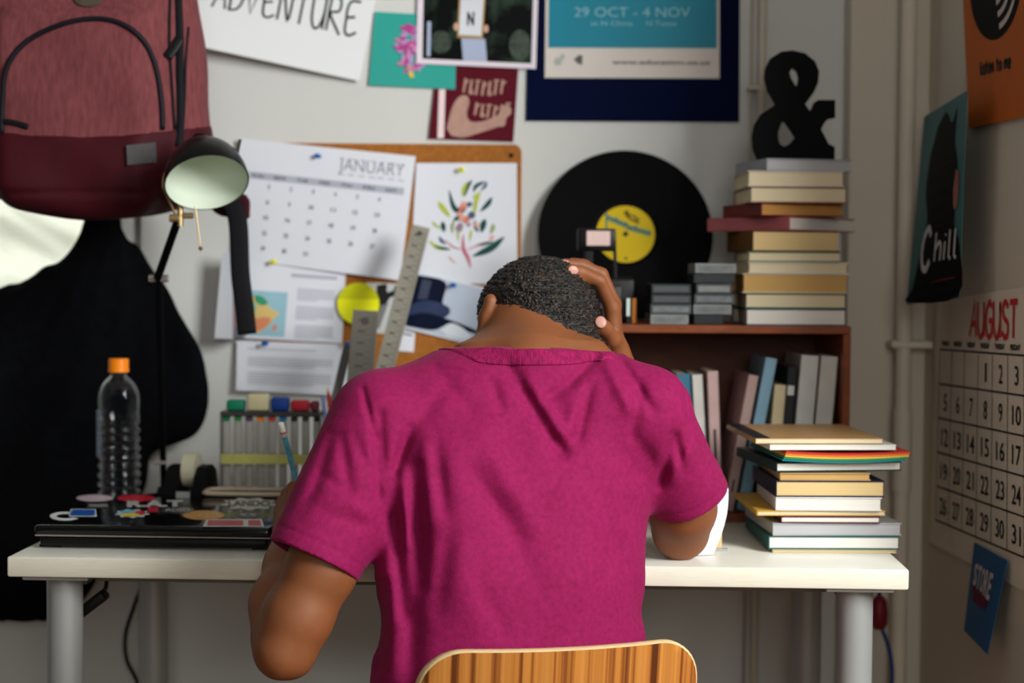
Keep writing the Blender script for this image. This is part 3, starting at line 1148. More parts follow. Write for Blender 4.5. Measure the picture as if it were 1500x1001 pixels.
# navy still-life photo
sh = boardsheet([(607, 397), (722, 424), (694, 506), (588, 480)], (.007, .004, .004, .005))
ph = tag(sh.paper('photo_print', mat('photo_white', (222, 226, 234), rough=.3)), 'glossy photo of dark navy shapes on pale blue, pinned beside the head', 'photo')
mb = MB()
sh.grid(mb, .02, .03, .98, .97, .0006, mi=0)
sh.poly(mb, smooth_line([(.02, .06), (.40, .06), (.44, .40), (.50, .60), (.30, .62), (.02, .70)], 4), .0009, 1)
sh.poly(mb, smooth_line([(.02, .60), (.25, .44), (.52, .46), (.56, .60), (.40, .74), (.02, .80)], 4), .0012, 2)
sh.poly(mb, smooth_line([(.03, .78), (.25, .66), (.50, .66), (.96, .74), (.96, .80), (.60, .80), (.40, .92), (.05, .95)], 4), .0014, 1)
sh.poly(mb, smooth_line([(.50, .86), (.64, .72), (.86, .80), (.90, .92), (.62, .96)], 4), .0016, 3)
sh.poly(mb, [(.12, .10), (.24, .10), (.24, .42), (.12, .46)], .0013, 4)
obj('picture', mb, [mat('pale_blue_picture', (186, 198, 214), rough=.3, var=.08), mat('deep_navy_picture', (14, 22, 44), rough=.4, spec=.06), mat('navy_picture', (40, 54, 86), rough=.3, var=.2, scale=30),
                    mat('ice_picture', (214, 222, 230), rough=.3), mat('slate_navy_picture', (54, 62, 84), rough=.3)], ph, world=True)

# small slip under the photo
sh = boardsheet([(572, 478), (608, 488), (606, 516), (566, 513)], (.002, .002, .002, .002))
sl = tag(sh.paper('paper_slip', m_paper_cool), 'small blank white slip under the lower left corner of the navy photo', 'paper')
mb = MB()
sh.grid(mb, .2, .12, .9, .2, .0007, 2, 1)
obj('text_line', mb, m_grey_ink, sl, world=True)
# black-and-white print behind the ruler
sh = boardsheet([(536, 414), (592, 416), (572, 490), (528, 486)], (.0015,) * 4)
pr = tag(sh.paper('photo_print', mat('grey_photo', (196, 198, 198), rough=.4)), 'black and white print on the board between the yellow note and the ruler', 'photo')
mb = MB()
sh.poly(mb, smooth_line([(.30, .05), (.55, .02), (.62, .18), (.95, .06), (.98, .24), (.70, .30), (.62, .70), (.40, .98), (.16, .96), (.34, .40)], 4), .0007, 0)
sh.poly(mb, [(.78, .04), (.98, .06), (.96, .22), (.76, .2)], .0012, 1)
sh.poly(mb, [(.50, .45), (.7, .4), (.6, .9), (.4, .95)], .001, 2)
obj('picture', mb, [mat('black_print', (18, 20, 22), rough=.4), mat('green_print', (30, 92, 70)), mat('mid_grey_print', (120, 120, 116))], pr, world=True)

# round yellow note
c = at(525, 445, YW - BO - .010)
r_ = 30.5 / ppm(YW)
sh = Sheet(c + Vector((-r_, 0, r_)), c + Vector((r_, 0, r_)), c + Vector((r_, -.004, -r_)), c + Vector((-r_, -.004, -r_)))
mb = MB()
n = 48
mb.v = [tuple(sh.P(.5 + .5 * math.cos(2 * PI * i / n), .5 + .5 * math.sin(2 * PI * i / n), l)) for l in (0, -.0015) for i in range(n)]
mb.f = [tuple(range(n))[::-1], tuple(range(n, 2 * n))] + [(i, (i + 1) % n, n + (i + 1) % n, n + i) for i in range(n)]
mb.m = [0] * len(mb.f)
yn = tag(obj('sticky_note', mb, mat('neon_yellow_paper', (240, 242, 20), rough=.6, var=.03), world=True), 'round bright yellow note stuck on the board behind the upright ruler', 'note')
mb = MB()
sh.poly(mb, [(.5 + .5 * math.cos(a_), .5 + .5 * math.sin(a_)) for a_ in [PI + .22 + (PI - .44) * i / 24 for i in range(25)]], .0006)
obj('gummed_band', mb, mat('deep_yellow_paper', (206, 206, 8), rough=.6), yn, world=True)

# folded leaflet standing off the wall at the left of the board
sh = wallsheet([(325, 369), (341, 370), (341, 497), (314, 496)], (.05, .055, .055, .045))
le = tag(sh.paper('leaflet', m_paper_cool, nu=4), 'folded white leaflet hanging at the left edge of the board by the strap', 'leaflet')
sh = wallsheet([(341, 370), (362, 378), (362, 492), (341, 497)], (.055, .02, .02, .055))
l2 = sh.paper('inner_page', mat('leaflet_inside', (60, 92, 112), rough=.5, var=.3, scale=25, col2=(150, 120, 110)), le, nu=4)


def pushpin(px, py, off, col, label):
    p = at(px, py, YW - BO - off)
    M = Matrix.Rotation(R(90), 3, 'X') @ Matrix.Rotation(R(-22), 3, 'Y')
    t = thing('push_pin', label, 'push pin', p, 0, 'push pins on the cork board')
    obj('pin_head', MB().lathe([(.0038, 0), (.0042, .0015), (.0026, .003), (.0024, .008), (.0042, .010), (.0040, .0125), (.0, .013)], (0, 0, 0), 16, M=M), col, t, smooth=40)
    obj('needle', MB().tube([M @ Vector((0, 0, 0)), M @ Vector((0, 0, -off - .004))], .0006, 6), m_steel, t)


m_pb = mat('pin_blue', (14, 98, 176), rough=.25)
m_py = mat('pin_yellow', (222, 216, 20), rough=.25)
pushpin(468, 229, .004, m_pb, 'blue push pin holding up the JANUARY calendar')
pushpin(678, 249, .003, m_py, 'yellow push pin at the top of the flower illustration')
pushpin(403, 384, .006, m_py, 'yellow push pin above the coloured map')
pushpin(391, 503, .007, m_pb, 'blue push pin between the two printed pages')
pushpin(512, 504, .006, m_pb, 'blue push pin at the right corner of the lowest page')
pushpin(666, 418, .006, m_pb, 'blue push pin holding the navy photo')

# ================================================================== right wall
def rsheet(px4, offs, bulge=None, ext=0.0):
    c = [atx(x, y, XW - o) for (x, y), o in zip(px4, offs)]
    if ext:
        c[1] = c[0] + (c[1] - c[0]) * (1 + ext)
        c[2] = c[3] + (c[2] - c[3]) * (1 + ext)
    return Sheet(*c, bulge=bulge)


m_cream = mat('cream_paper', (222, 212, 196), rough=.75, var=.03)
sh = rsheet([(1373, 440), (1500, 421), (1500, 866), (1361, 795)], (.003,) * 4, ext=.21)
cal = tag(sh.paper('calendar', m_cream), 'cream AUGUST wall calendar with hand-drawn dates on the right wall', 'calendar')
g = rsheet([(1377, 512), (1500, 521), (1500, 817), (1371, 762)], (.0036,) * 4, ext=1 / 6)
mb = MB()
for i in range(8):
    g.stroke(mb, [(i / 7, 0), (i / 7, 1)], .0022, .0003)
for j in range(6):
    g.stroke(mb, [(0, j / 5), (1, j / 5)], .0026, .0003)
obj('grid_lines', mb, m_ink, cal, world=True)
for k in range(31):
    mb = MB()
    d = k + 1
    c_, r_ = (k + 3) % 7, (k + 3) // 7
    w = (.018 if d == 1 else .035) if d < 10 else (.058 if d == 11 else .075)
    u, v = (c_ + .56) / 7, r_ / 5
    g.text(mb, str(d), u - w / 2, v + .055, u + w / 2, v + .155, .0005, bold=.008)
    obj('date', mb, m_ink, cal, world=True)
mb = MB()
for i, d in enumerate(('SUNDAY', 'MONDAY', 'TUESDAY', 'WEDNESDAY', 'THURSDAY', 'FRIDAY', 'SATURDAY')):
    mb = MB()
    g.text(mb, d, (i + .16) / 7, -.052, (i + .80) / 7, -.022, .0005, bold=.05)
    obj('weekday_name', mb, m_ink, cal, world=True)
mb = MB()
g.word(mb, 'AUGUST', .34, -.27, .82, -.085, .0085, .0008)
obj('month_name', mb, mat('red_brush_ink', (196, 34, 44), rough=.6), cal, world=True)

# orange record poster
sh = rsheet([(1403, -170), (1500, -214), (1500, 171), (1419, 188)], (.006,) * 4, ext=.5)
po = tag(sh.paper('poster', mat('orange_print', (186, 92, 20), rough=.6, var=.06, scale=6)), 'orange poster with a black record and the words listen to me', 'poster')


def inv(sheet, px, py, X):
    """(u, v) of the sheet point the photograph shows at a pixel"""
    p = atx(px, py, X)
    best = None
    u = v = .5
    for _ in range(30):
        e = p - sheet.P(u, v)
        du, dv = (sheet.P(u + .01, v) - sheet.P(u, v)) / .01, (sheet.P(u, v + .01) - sheet.P(u, v)) / .01
        u += .6 * e.dot(du) / du.dot(du)
        v += .6 * e.dot(dv) / dv.dot(dv)
    return u, v


mb = MB()
uc, vc = inv(sh, 1457, -22, XW - .006)
_, vb = inv(sh, 1456, 59, XW - .006)
ur, _ = inv(sh, 1497, -22, XW - .006)
sh.ellipse(mb, uc, vc, ur - uc, vb - vc, .0006, 60, 0)
for k, f_ in enumerate((.32, .55, .78)):
    pts = [(uc + (ur - uc) * f_ * 1.05 * math.cos(t), vc + (vb - vc) * (f_ + .02) * math.sin(t)) for t in [R(8 + 70 * i / 14) for i in range(15)]]
    sh.stroke(mb, pts, .009, .0010, 1)
obj('record_print', mb, [mat('record_black_print', (8, 7, 7), rough=.6, spec=.06), mat('pale_grey_print', (196, 186, 176))], po, world=True)
mb = MB()
u0, v0 = inv(sh, 1436, 90, XW - .006)
u1, v1 = inv(sh, 1482, 98, XW - .006)
_, va = inv(sh, 1436, 110, XW - .006)
sh.word(mb, 'listen to me', u0, v0, u1, va, .0055, .0010, drop=0.0)
obj('lettering', mb, m_ink, po, world=True)

# curling teal poster of a dark-haired figure
sh = rsheet([(1354, 171), (1416, 133), (1405, 437), (1328, 446)], (.022, .045, .045, .075))
po = tag(sh.paper('poster', mat('teal_poster_print', (52, 104, 106), rough=.5, var=.06)), 'curling teal poster with a dark-haired figure and white brush word', 'poster')
mb = MB()
sh.poly(mb, smooth_line([(.40, .10), (.58, .05), (.72, .12), (.82, .06), (.80, .22), (.88, .36), (.86, .62), (.98, .74), (.99, .99), (.02, .99), (.10, .92), (.22, .72), (.30, .58),
                         (.22, .42), (.26, .24)], 4), .0008, 0)
sh.poly(mb, smooth_line([(.86, .36), (.92, .40), (.91, .54), (.84, .55), (.82, .45)], 4), .0012, 1)
obj('figure_print', mb, [mat('figure_black_print', (8, 10, 13), rough=.6, spec=.06), mat('figure_skin_print', (150, 92, 84))], po, world=True)
mb = MB()
sh.word(mb, 'C', .24, .625, .46, .835, .012, .0016)
sh.word(mb, 'hill', .50, .655, .97, .80, .0075, .0016)
obj('lettering', mb, mat('brush_white_print', (206, 206, 210), rough=.5), po, world=True)
mb = MB()
sh.stroke(mb, [(.45, .905), (.92, .895)], .002, .0014)
obj('caption_line', mb, mat('dull_red_print', (110, 40, 40)), po, world=True)

# blue card
sh = rsheet([(1427, 795), (1475, 822), (1446, 959), (1412, 924)], (.006, .010, .030, .024))
po = tag(sh.paper('card', mat('blue_card', (12, 84, 134), rough=.5, var=.05)), 'blue card lettered STORE in white, stuck below the AUGUST calendar', 'card')
mb = MB()
sh.poly(mb, [(.10, .44), (.74, .47), (.62, .62), (.22, .62)], .0007)
obj('red_shadow_print', mb, mat('wine_print', (92, 16, 48), rough=.6), po, world=True)
mb = MB()
for i, ch in enumerate('STORE'):
    u = .14 + .122 * i
    sh.text(mb, ch, u, .20 + .0 * i, u + .108, .45 + .01 * i, .0011, bold=.03)
obj('lettering', mb, mat('pale_pink_print', (214, 200, 204), rough=.5), po, world=True)

# ================================================================== bookcase on the desk
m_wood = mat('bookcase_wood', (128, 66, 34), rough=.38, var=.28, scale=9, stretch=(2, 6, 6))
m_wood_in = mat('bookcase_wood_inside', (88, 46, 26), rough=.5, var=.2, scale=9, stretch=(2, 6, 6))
BF, BBK = 2.60, 2.855
bxl, bxr = at(838, 480, BF).x, at(1247, 480, BF).x
bzt = at(1080, 477, BF).z
bc = thing('bookcase', 'low dark wooden bookcase standing at the back of the desk', 'bookcase', ((bxl + bxr) / 2, BF, DZ), 0)
bw, bd, bh, bt = bxr - bxl, BBK - BF, bzt - DZ, .0125
obj('top_board', MB().box((0, bd / 2, bh - bt / 2), (bw, bd, bt), bev=.0015), m_wood, bc)
obj('bottom_board', MB().box((0, bd / 2, bt / 2 + .0005), (bw - 2 * bt, bd, bt), bev=.0015), m_wood, bc)
for s_ in (-1, 1):
    obj('side_board', MB().box((s_ * (bw / 2 - bt / 2), bd / 2, (bh - bt) / 2 + .0003), (bt, bd, bh - bt - .0006), bev=.0015), m_wood, bc)
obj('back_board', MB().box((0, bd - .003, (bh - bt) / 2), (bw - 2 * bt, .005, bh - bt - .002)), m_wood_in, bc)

# ================================================================== books
m_pg_white = mat('pages_white', (224, 220, 210), rough=.8, var=.06, scale=60, stretch=(.02, .02, 14))
m_pg_cream = mat('pages_cream', (216, 202, 168), rough=.8, var=.07, scale=60, stretch=(.02, .02, 14))
m_pg_tan = mat('pages_tan', (196, 158, 96), rough=.8, var=.08, scale=60, stretch=(.02, .02, 14))
m_pg_gold = mat('pages_gold', (190, 138, 72), rough=.7, var=.08, scale=60, stretch=(.02, .02, 14))
m_pg_beige = mat('pages_beige', (214, 186, 132), rough=.8, var=.07, scale=60, stretch=(.02, .02, 14))
m_pg_grey = mat('pages_silver', (176, 176, 178), rough=.5, var=.06, scale=60, stretch=(.02, .02, 14))


def cov(name, col, rough=.45):
    return mat('cover_' + name, col, rough=rough, var=.06, scale=30)


def book(name, label, loc, w, d, t, cover, pages, spine='L', rz=0.0, bt=.002, over=.0025, up=False, lean=0.0, group=None, cat='book', marks=None, bow=0.0):
    """a book: boards and spine in one mesh, the page block in another; lying flat, or upright with its spine to the front"""
    T = thing(name, label, cat, loc, rz, group)
    if lean:
        T.rotation_euler = (0, lean, rz)
    if t < .008:
        bt = min(bt, .0011)
    cv, pg = MB(), MB()
    cv.box((0, 0, bt / 2), (w, d, bt), bev=bt * .3)
    cv.box((0, 0, t - bt / 2), (w, d, bt), bev=bt * .3)
    o = {'L': (-1, 0), 'R': (1, 0), 'F': (0, -1), 'B': (0, 1)}[spine]
    if o[0]:
        cv.box((o[0] * (w / 2 - bt / 2), 0, t / 2), (bt, d, t - .0002), bev=bt * .3)
    else:
        cv.box((0, o[1] * (d / 2 - bt / 2), t / 2), (w, bt, t - .0002), bev=bt * .3)
    pw, pd = w - (over + bt if o[0] else 2 * over), d - (over + bt if o[1] else 2 * over)
    cx_ = -o[0] * (over - bt) / 2 if o[0] else 0
    cy_ = -o[1] * (over - bt) / 2 if o[1] else 0
    pg.box((cx_, cy_, t / 2), (pw, pd, t - 2 * bt))
    if bow:
        for b_ in (cv, pg):
            b_.v = [(x, y, z + bow * ((2 * x / w) ** 2)) for x, y, z in b_.v]
    if up:
        for b_ in (cv, pg):
            b_.v = [(z - t / 2, y, -x + w / 2) for x, y, z in b_.v]
    obj('cover', cv, cover, T)
    obj('pages', pg, pages, T)
    if marks:
        for (z0, z1, f_) in marks:          # upright spines only: small printed blocks
            obj('spine_print', MB().box((0, -d / 2 - .0002, (z0 + z1) / 2), (t * f_, .0004, z1 - z0)), marks_mat, T)
    return T


marks_mat = mat('spine_print_pale', (206, 206, 200), rough=.6)
marks_dark = mat('spine_print_dark', (70, 64, 62), rough=.6)

# ---- the tall stack on top of the bookcase
zc = bzt
YF = 2.615
SD = .165
stack = [  # px left, px right, thickness px, cover, pages, spine, yaw deg, depth, label
    (1091, 1237, 24.5, cov('petrol', (20, 70, 96)), m_pg_white, 'B', 0, .17, 'white-paged book in petrol blue covers, lowest of the tall stack'),
    (1089, 1236, 22, cov('leaf', (60, 104, 74)), m_pg_cream, 'B', .6, .17, 'cream-paged book with green covers, second from the bottom of the tall stack'),
    (1087, 1240, 28.5, cov('stone', (206, 192, 164)), m_pg_tan, 'B', -.8, .175, 'thick book with tan page edges low in the tall stack'),
    (1092, 1238, 16.5, cov('ivory', (214, 206, 190)), m_pg_cream, 'B', 1, .165, 'ivory book directly on the thick tan-edged one'),
    (1093, 1228, 15, cov('sage', (96, 120, 98)), m_pg_cream, 'B', 0, .16, 'slim cream-paged book just below the brown-spined one'),
    (1081, 1229, 30.5, cov('brown', (88, 50, 26)), m_pg_beige, 'L', 7, .16, 'beige-paged book with a rounded brown spine, under the pink one'),
    (1047, 1268, 20.5, cov('dusty_pink', (172, 92, 96)), m_pg_white, 'L', 42, .17, 'dusty pink book turned cornerwise, sticking out of the tall stack'),
    (1072, 1238, 19, cov('maroon', (104, 20, 30)), m_pg_gold, 'L', 17, .145, 'maroon book with golden page edges in the tall stack'),
    (1093, 1234, 23, cov('rose_brown', (150, 110, 96)), m_pg_cream, 'B', 1.5, .16, 'cream-paged book directly on the maroon one'),
    (1091, 1231, 23, cov('grey_white', (196, 190, 178)), m_pg_cream, 'B', 0, .16, 'pale cream book second from the top of the tall stack'),
    (1092, 1247, 18, cov('silver', (150, 152, 158), .3), m_pg_grey, 'L', 11, .15, 'silver-grey book topmost of the tall stack, under the ampersand'),
]
SK = 905.0
for (a_, b_, tp, cv, pg, sp, yaw, dep, lab) in stack:
    t = tp / 930.0
    th = R(yaw)
    ext = (b_ - a_) / 925.0
    w = ext if abs(yaw) < 3 else (ext - dep * math.sin(abs(th))) / math.cos(th)
    xm = (at((a_ + b_) / 2, 400, YF + .02).x)
    hd = (w * abs(math.sin(th)) + dep * math.cos(th)) / 2
    book('book', lab, (xm, YF + hd, zc), w, dep, t, cv, pg, sp, th, group='tall stack of books on the bookcase')
    zc += t + .0003
z_amp = zc

# ---- ampersand
amp_out = [(340, 75), (430, 95), (500, 150), (530, 220), (525, 300), (495, 370), (445, 440), (430, 458), (482, 528), (515, 445), (535, 432), (650, 432), (652, 550), (600, 560),
           (570, 600), (550, 640), (610, 750), (652, 770), (652, 868), (482, 868), (465, 815), (443, 868), (110, 868), (75, 790), (65, 700), (80, 610), (130, 530), (220, 470),
           (232, 455), (175, 360), (150, 270), (155, 200), (190, 130), (260, 85)]
amp_h = [[(355, 190), (385, 215), (400, 260), (395, 310), (375, 345), (350, 310), (325, 270), (315, 230), (330, 200)],
         [(290, 570), (330, 620), (380, 700), (340, 750), (290, 772), (255, 755), (240, 710), (240, 660), (260, 600)]]
cu = bpy.data.curves.new('amp', 'CURVE')
cu.dimensions = '2D'
cu.fill_mode = 'BOTH'
cu.extrude = .009
cu.bevel_depth = .0012
AY = 2.70
k_ = 1 / (5.006 * ppm(AY))
for ring in [amp_out] + amp_h:
    sp_ = cu.splines.new('POLY')
    rr_ = ring
    sp_.points.add(len(rr_) - 1)
    for p, (x, y) in zip(sp_.points, rr_):
        p.co = ((x - 358) * k_, (868 - y) * k_, 0, 1)
    sp_.use_cyclic_u = True
o = bpy.data.objects.new('amp', cu)
C.objects.link(o)
me = bpy.data.meshes.new_from_object(o.evaluated_get(bpy.context.evaluated_depsgraph_get()))
bpy.data.objects.remove(o)
mb = MB()
rot = Matrix.Rotation(PI / 2, 3, 'X')
vv = [rot @ v.co for v in me.vertices]
mz = min(v.z for v in vv)
mb.add([v - Vector((0, 0, mz)) for v in vv], [tuple(p.vertices) for p in me.polygons])
ao = obj('ampersand', mb, mat('matt_black_wood', (7, 8, 9), rough=.7, var=.05, spec=.1), None, loc=(at(1090 + 358 / 5.006, 200, AY).x, AY, z_amp))
tag(ao, 'black freestanding ampersand ornament on top of the tall book stack', 'ornament')

# ---- upright books inside the bookcase
zi = DZ + bt + .001
YB = 2.625


def upbook(pxa, pxb, pyt, cover, lean, label, pages=m_pg_cream, marks=None, name='book', dep=.15, dark=False):
    global marks_mat
    a_, b_ = at(pxa, pyt, YB), at(pxb, pyt, YB)
    t = (b_.x - a_.x) / math.cos(R(lean))
    hgt = (a_.z - zi) / math.cos(R(lean))
    xm = (a_.x + b_.x) / 2 - math.tan(R(lean)) * (a_.z - zi)
    sv = marks_mat
    if dark:
        marks_mat = marks_dark
    book(name, label, (xm, YB + dep / 2, zi + t / 2 * abs(math.sin(R(lean)))), hgt - t / 2 * abs(math.sin(R(lean))), dep, t, cover, pages, 'F', 0, .0015, .002, True, R(lean),
         'upright books in the bookcase', marks=marks)
    marks_mat = sv


upbook(990, 1011, 548, cov('sea_blue', (62, 112, 140)), -3, 'sea-blue book upright in the bookcase, right behind the sleeve', marks=[(.16, .18, .5)])
upbook(1013.5, 1029, 549, cov('off_white', (204, 202, 194)), -3.6, 'slim off-white upright book beside the sea-blue one', marks=[(.10, .115, .25), (.03, .08, .25)], dark=True)
upbook(1036, 1052, 544, cov('pale_pink', (196, 164, 160)), -2.6, 'pale pink upright book at the gap in the bookcase', marks=[(.07, .13, .25)], dark=True)
upbook(1097, 1112, 550, mat('cover_brown_pink', (176, 148, 142), rough=.5), 10, 'dull pink book leaning at the left of the right-hand row', marks=[(.03, .05, .2)], dark=True)
upbook(1122, 1139, 525, cov('light_blue', (126, 164, 184)), 10, 'light blue book leaning right in the bookcase')
upbook(1134.5, 1152, 564, cov('buff', (206, 190, 152)), 4, 'short buff book between the light blue and the black one')
upbook(1154.5, 1168, 538, cov('black', (24, 26, 30)), 4, 'black book with a white label on its spine', marks=[(.185, .20, .7), (.03, .04, .5), (.05, .06, .5), (.07, .075, .5)])
upbook(1174, 1200, 521, cov('glossy_white', (208, 208, 202), .3), 4.2, 'thick white book beside the black one')
upbook(1203, 1228, 522, cov('glossy_white_two', (204, 202, 194), .3), 4.2, 'thick white book against the right side of the bookcase')

# ---- record leaning on the wall
RC = thing('vinyl_record', 'black vinyl record with a yellow label, leaning on the bookcase top', 'record', (at(917, 470, 2.855).x, 2.853, bzt + .0006), 0)
rad = .1512
ln = R(-13.5)
MR = Matrix.Rotation(ln, 3, 'X') @ Matrix.Rotation(PI / 2, 3, 'X')
# local disc axis is z; centre sits rad above the rim
cen = Matrix.Rotation(ln, 3, 'X') @ Vector((0, 0, rad))
prof = [(.0036, 0), (.051, 0), (.052, .0004), (.06, .0006)]
r0 = .062
while r0 < .148:
    prof += [(r0, .0007), (r0 + .0009, .0003), (r0 + .0018, .0007)]
    r0 += .0032
prof += [(.1485, .0008), (.1505, .0004), (rad, -.0004), (.1505, -.0012), (.1, -.0012), (.0036, -.0012), (.0036, 0)]
m_vinyl = mat('vinyl', (4, 4, 5), rough=.5, var=.1, spec=.05)
obj('disc', MB().lathe(prof[::-1], tuple(cen), 128, M=MR, cap=False), m_vinyl, RC, smooth=50)
m_lab = mat('record_label_yellow', (222, 190, 6), rough=.5, var=.03)
lab = obj('label', MB().lathe([(.0508, .0003), (.0508, .0009), (.0036, .0009)], tuple(cen), 72, M=MR, cap=False), m_lab, RC)
lp = Sheet(*[cen + MR @ Vector((x, y, .0010)) for x, y in ((-.05, .05), (.05, .05), (.05, -.05), (-.05, -.05))])
mb = MB()
rng = random.Random(3)
for (u0, v0, u1, v1, n, w) in ((.17, .19, .52, .34, 6, .0026), (.52, .36, .94, .48, 8, .0024)):
    for k in range(n):
        u, v = u0 + (u1 - u0) * k / n, v0 + (v1 - v0) * k / n
        hh = .13 if (k == 0 or k == 3) else .075
        lp.stroke(mb, smooth_line([(u, v - hh + .06), (u + .01, v + .06), (u + .045, v + .02), (u + .03, v - .02), (u + .0, v + .02)], 4), w, .0003)
lp.stroke(mb, [(.17, .12), (.17, .42)], .003, .0004)
obj('lettering', mb, mat('label_teal_ink', (52, 128, 128), rough=.6), lab)
mb = MB()
for pts in ([(.48, .10), (.55, .20), (.66, .27), (.74, .30)], [(.52, .07), (.56, .16), (.62, .16)], [(.64, .16), (.70, .24), (.74, .22)], [(.48, .92), (.5, .94), (.52, .92)]):
    mb = MB()
    lp.stroke(mb, smooth_line(pts, 4), .0036, .0003)
    obj('label_drawing', mb, mat('label_dark_ink', (96, 84, 20), rough=.6), lab)
mb = MB()
lp.ellipse(mb, .5, .5, .045, .045, .0003, 20)
obj('spindle_hole', mb, mat('spindle_dark', (40, 34, 12), rough=.6), lab)

# ---- camera in front of the record
m_cam = mat('camera_black', (5, 5, 6), rough=.4, var=.08, bump=.2, bscale=400)
CY = 2.67
c = at(880, 474, CY)
T = thing('camera', 'black camera with a raised flash head before the yellow record label', 'camera', (c.x, CY, bzt), 0)
S = 1 / ppm(CY)
hx = lambda px: (px - 880) * S
hz = lambda py: (474 - py) * S
obj('body', MB().box((hx(884), .03, hz(440)), (96 * S, .055, 68 * S), bev=.008, seg=3).box((hx(884), -.004, hz(442)), (52 * S, .02, 48 * S), bev=.004), m_cam, T, smooth=40)
obj('lens', MB().lathe([(.018, 0), (.018, .014), (.014, .016), (.012, .010), (0, .009)], (hx(884), -.012, hz(442)), 28, M=Matrix.Rotation(PI / 2, 3, 'X')), mat('lens_dark', (18, 18, 24), rough=.15), T, smooth=40)
fh = obj('flash_head', MB().box((hx(873), .012, hz(352)), (56 * S, .03, 33 * S), bev=.003, seg=2), m_cam, T, smooth=40)
obj('flash_window', MB().box((hx(875), -.004, hz(350)), (35 * S, .004, 22 * S), bev=.0015), mat('flash_pale_pink', (206, 178, 172), rough=.25, var=.12, scale=160, stretch=(6, 1, .2)), fh)
obj('bracket', MB().prism([(hx(896), hz(338)), (hx(901), hz(338)), (hx(904), hz(412)), (hx(900), hz(412))], -.004, .004, M=Matrix.Rotation(PI / 2, 3, 'X'), c=(0, .008, 0)).box((hx(862), .012, hz(386)), (12 * S, .02, 50 * S), bev=.002), m_cam, T)
# ---- little box
c = at(925, 473, 2.66)
T = thing('small_box', 'tiny orange and white striped box beside the raised hand', 'box', (c.x, 2.665, bzt), .0)
S = 1 / ppm(2.66)
obj('box_body', MB().box((0, .008, 19 * S), (15 * S, .016, 37 * S), bev=.001), mat('box_black', (16, 14, 14), rough=.4), T)
obj('orange_stripe', MB().box((4.4 * S, -.0002, 19 * S), (5.6 * S, .001, 36 * S)), mat('box_orange', (222, 132, 26), rough=.4), T)
obj('white_stripe', MB().box((-4.6 * S, -.0002, 24 * S), (5 * S, .001, 26 * S)), mat('box_white', (206, 222, 214), rough=.4), T)

# ---- cassettes
m_case = mat('cassette_case', (74, 80, 82), rough=.25, var=.12, scale=50)
m_case_d = mat('cassette_case_dark', (44, 47, 50), rough=.25, var=.12, scale=50)
m_case_l = mat('cassette_case_light', (132, 134, 132), rough=.3, var=.15, scale=70)
m_ins = mat('cassette_insert', (110, 116, 116), rough=.5, var=.3, scale=80)


def cassette(x, y, z, w, t, m, label, light, rz=0):
    T = thing('cassette', label, 'cassette', (x, y, z), rz, 'cassettes stacked on the bookcase')
    obj('case', MB().box((0, .052, t / 2), (w, .104, t - .0004), bev=.0012), m, T)
    obj('insert', MB().box((0, -.0001, t / 2), (w * .88, .0008, t * .58), bev=.0003), light, T)
    return T


CYF = 2.625
zz_ = bzt
left_c = [(953, 1009, m_case_l, m_ins, 'bottom case of the shorter cassette stack'), (953, 1013, m_case, m_ins, 'grey case second from the bottom of the shorter cassette stack'),
          (954, 1013, m_case_d, m_case, 'dark case second from the top of the shorter cassette stack'), (954, 1012, m_case_d, m_case, 'top case of the shorter cassette stack')]
for a_, b_, m_, l_, s_ in left_c:
    cassette(at((a_ + b_) / 2, 440, CYF).x, CYF, zz_, (b_ - a_) / ppm(CYF), .0158, m_, s_, l_)
    zz_ += .0160
zz_ = bzt
right_c = [(1017, 1060, m_case_d, m_case_d, 'dark bottom case of the taller cassette stack'), (1016, 1072, m_case_l, m_ins, 'mottled pale case second from the bottom of the taller cassette stack'),
           (1017, 1076, m_case, m_ins, 'olive-grey case third from the bottom of the taller cassette stack'), (1020, 1072, m_case, m_case_l, 'pale-striped case third from the top of the taller cassette stack'),
           (1016, 1076, m_case_d, m_case_d, 'dark case second from the top of the taller cassette stack'), (1018, 1078, m_case_l, m_ins, 'topmost case of the taller cassette stack')]
for a_, b_, m_, l_, s_ in right_c:
    cassette(at((a_ + b_) / 2, 440, CYF).x, CYF + .002, zz_, (b_ - a_) / ppm(CYF), .0158, m_, s_, l_)
    zz_ += .0162

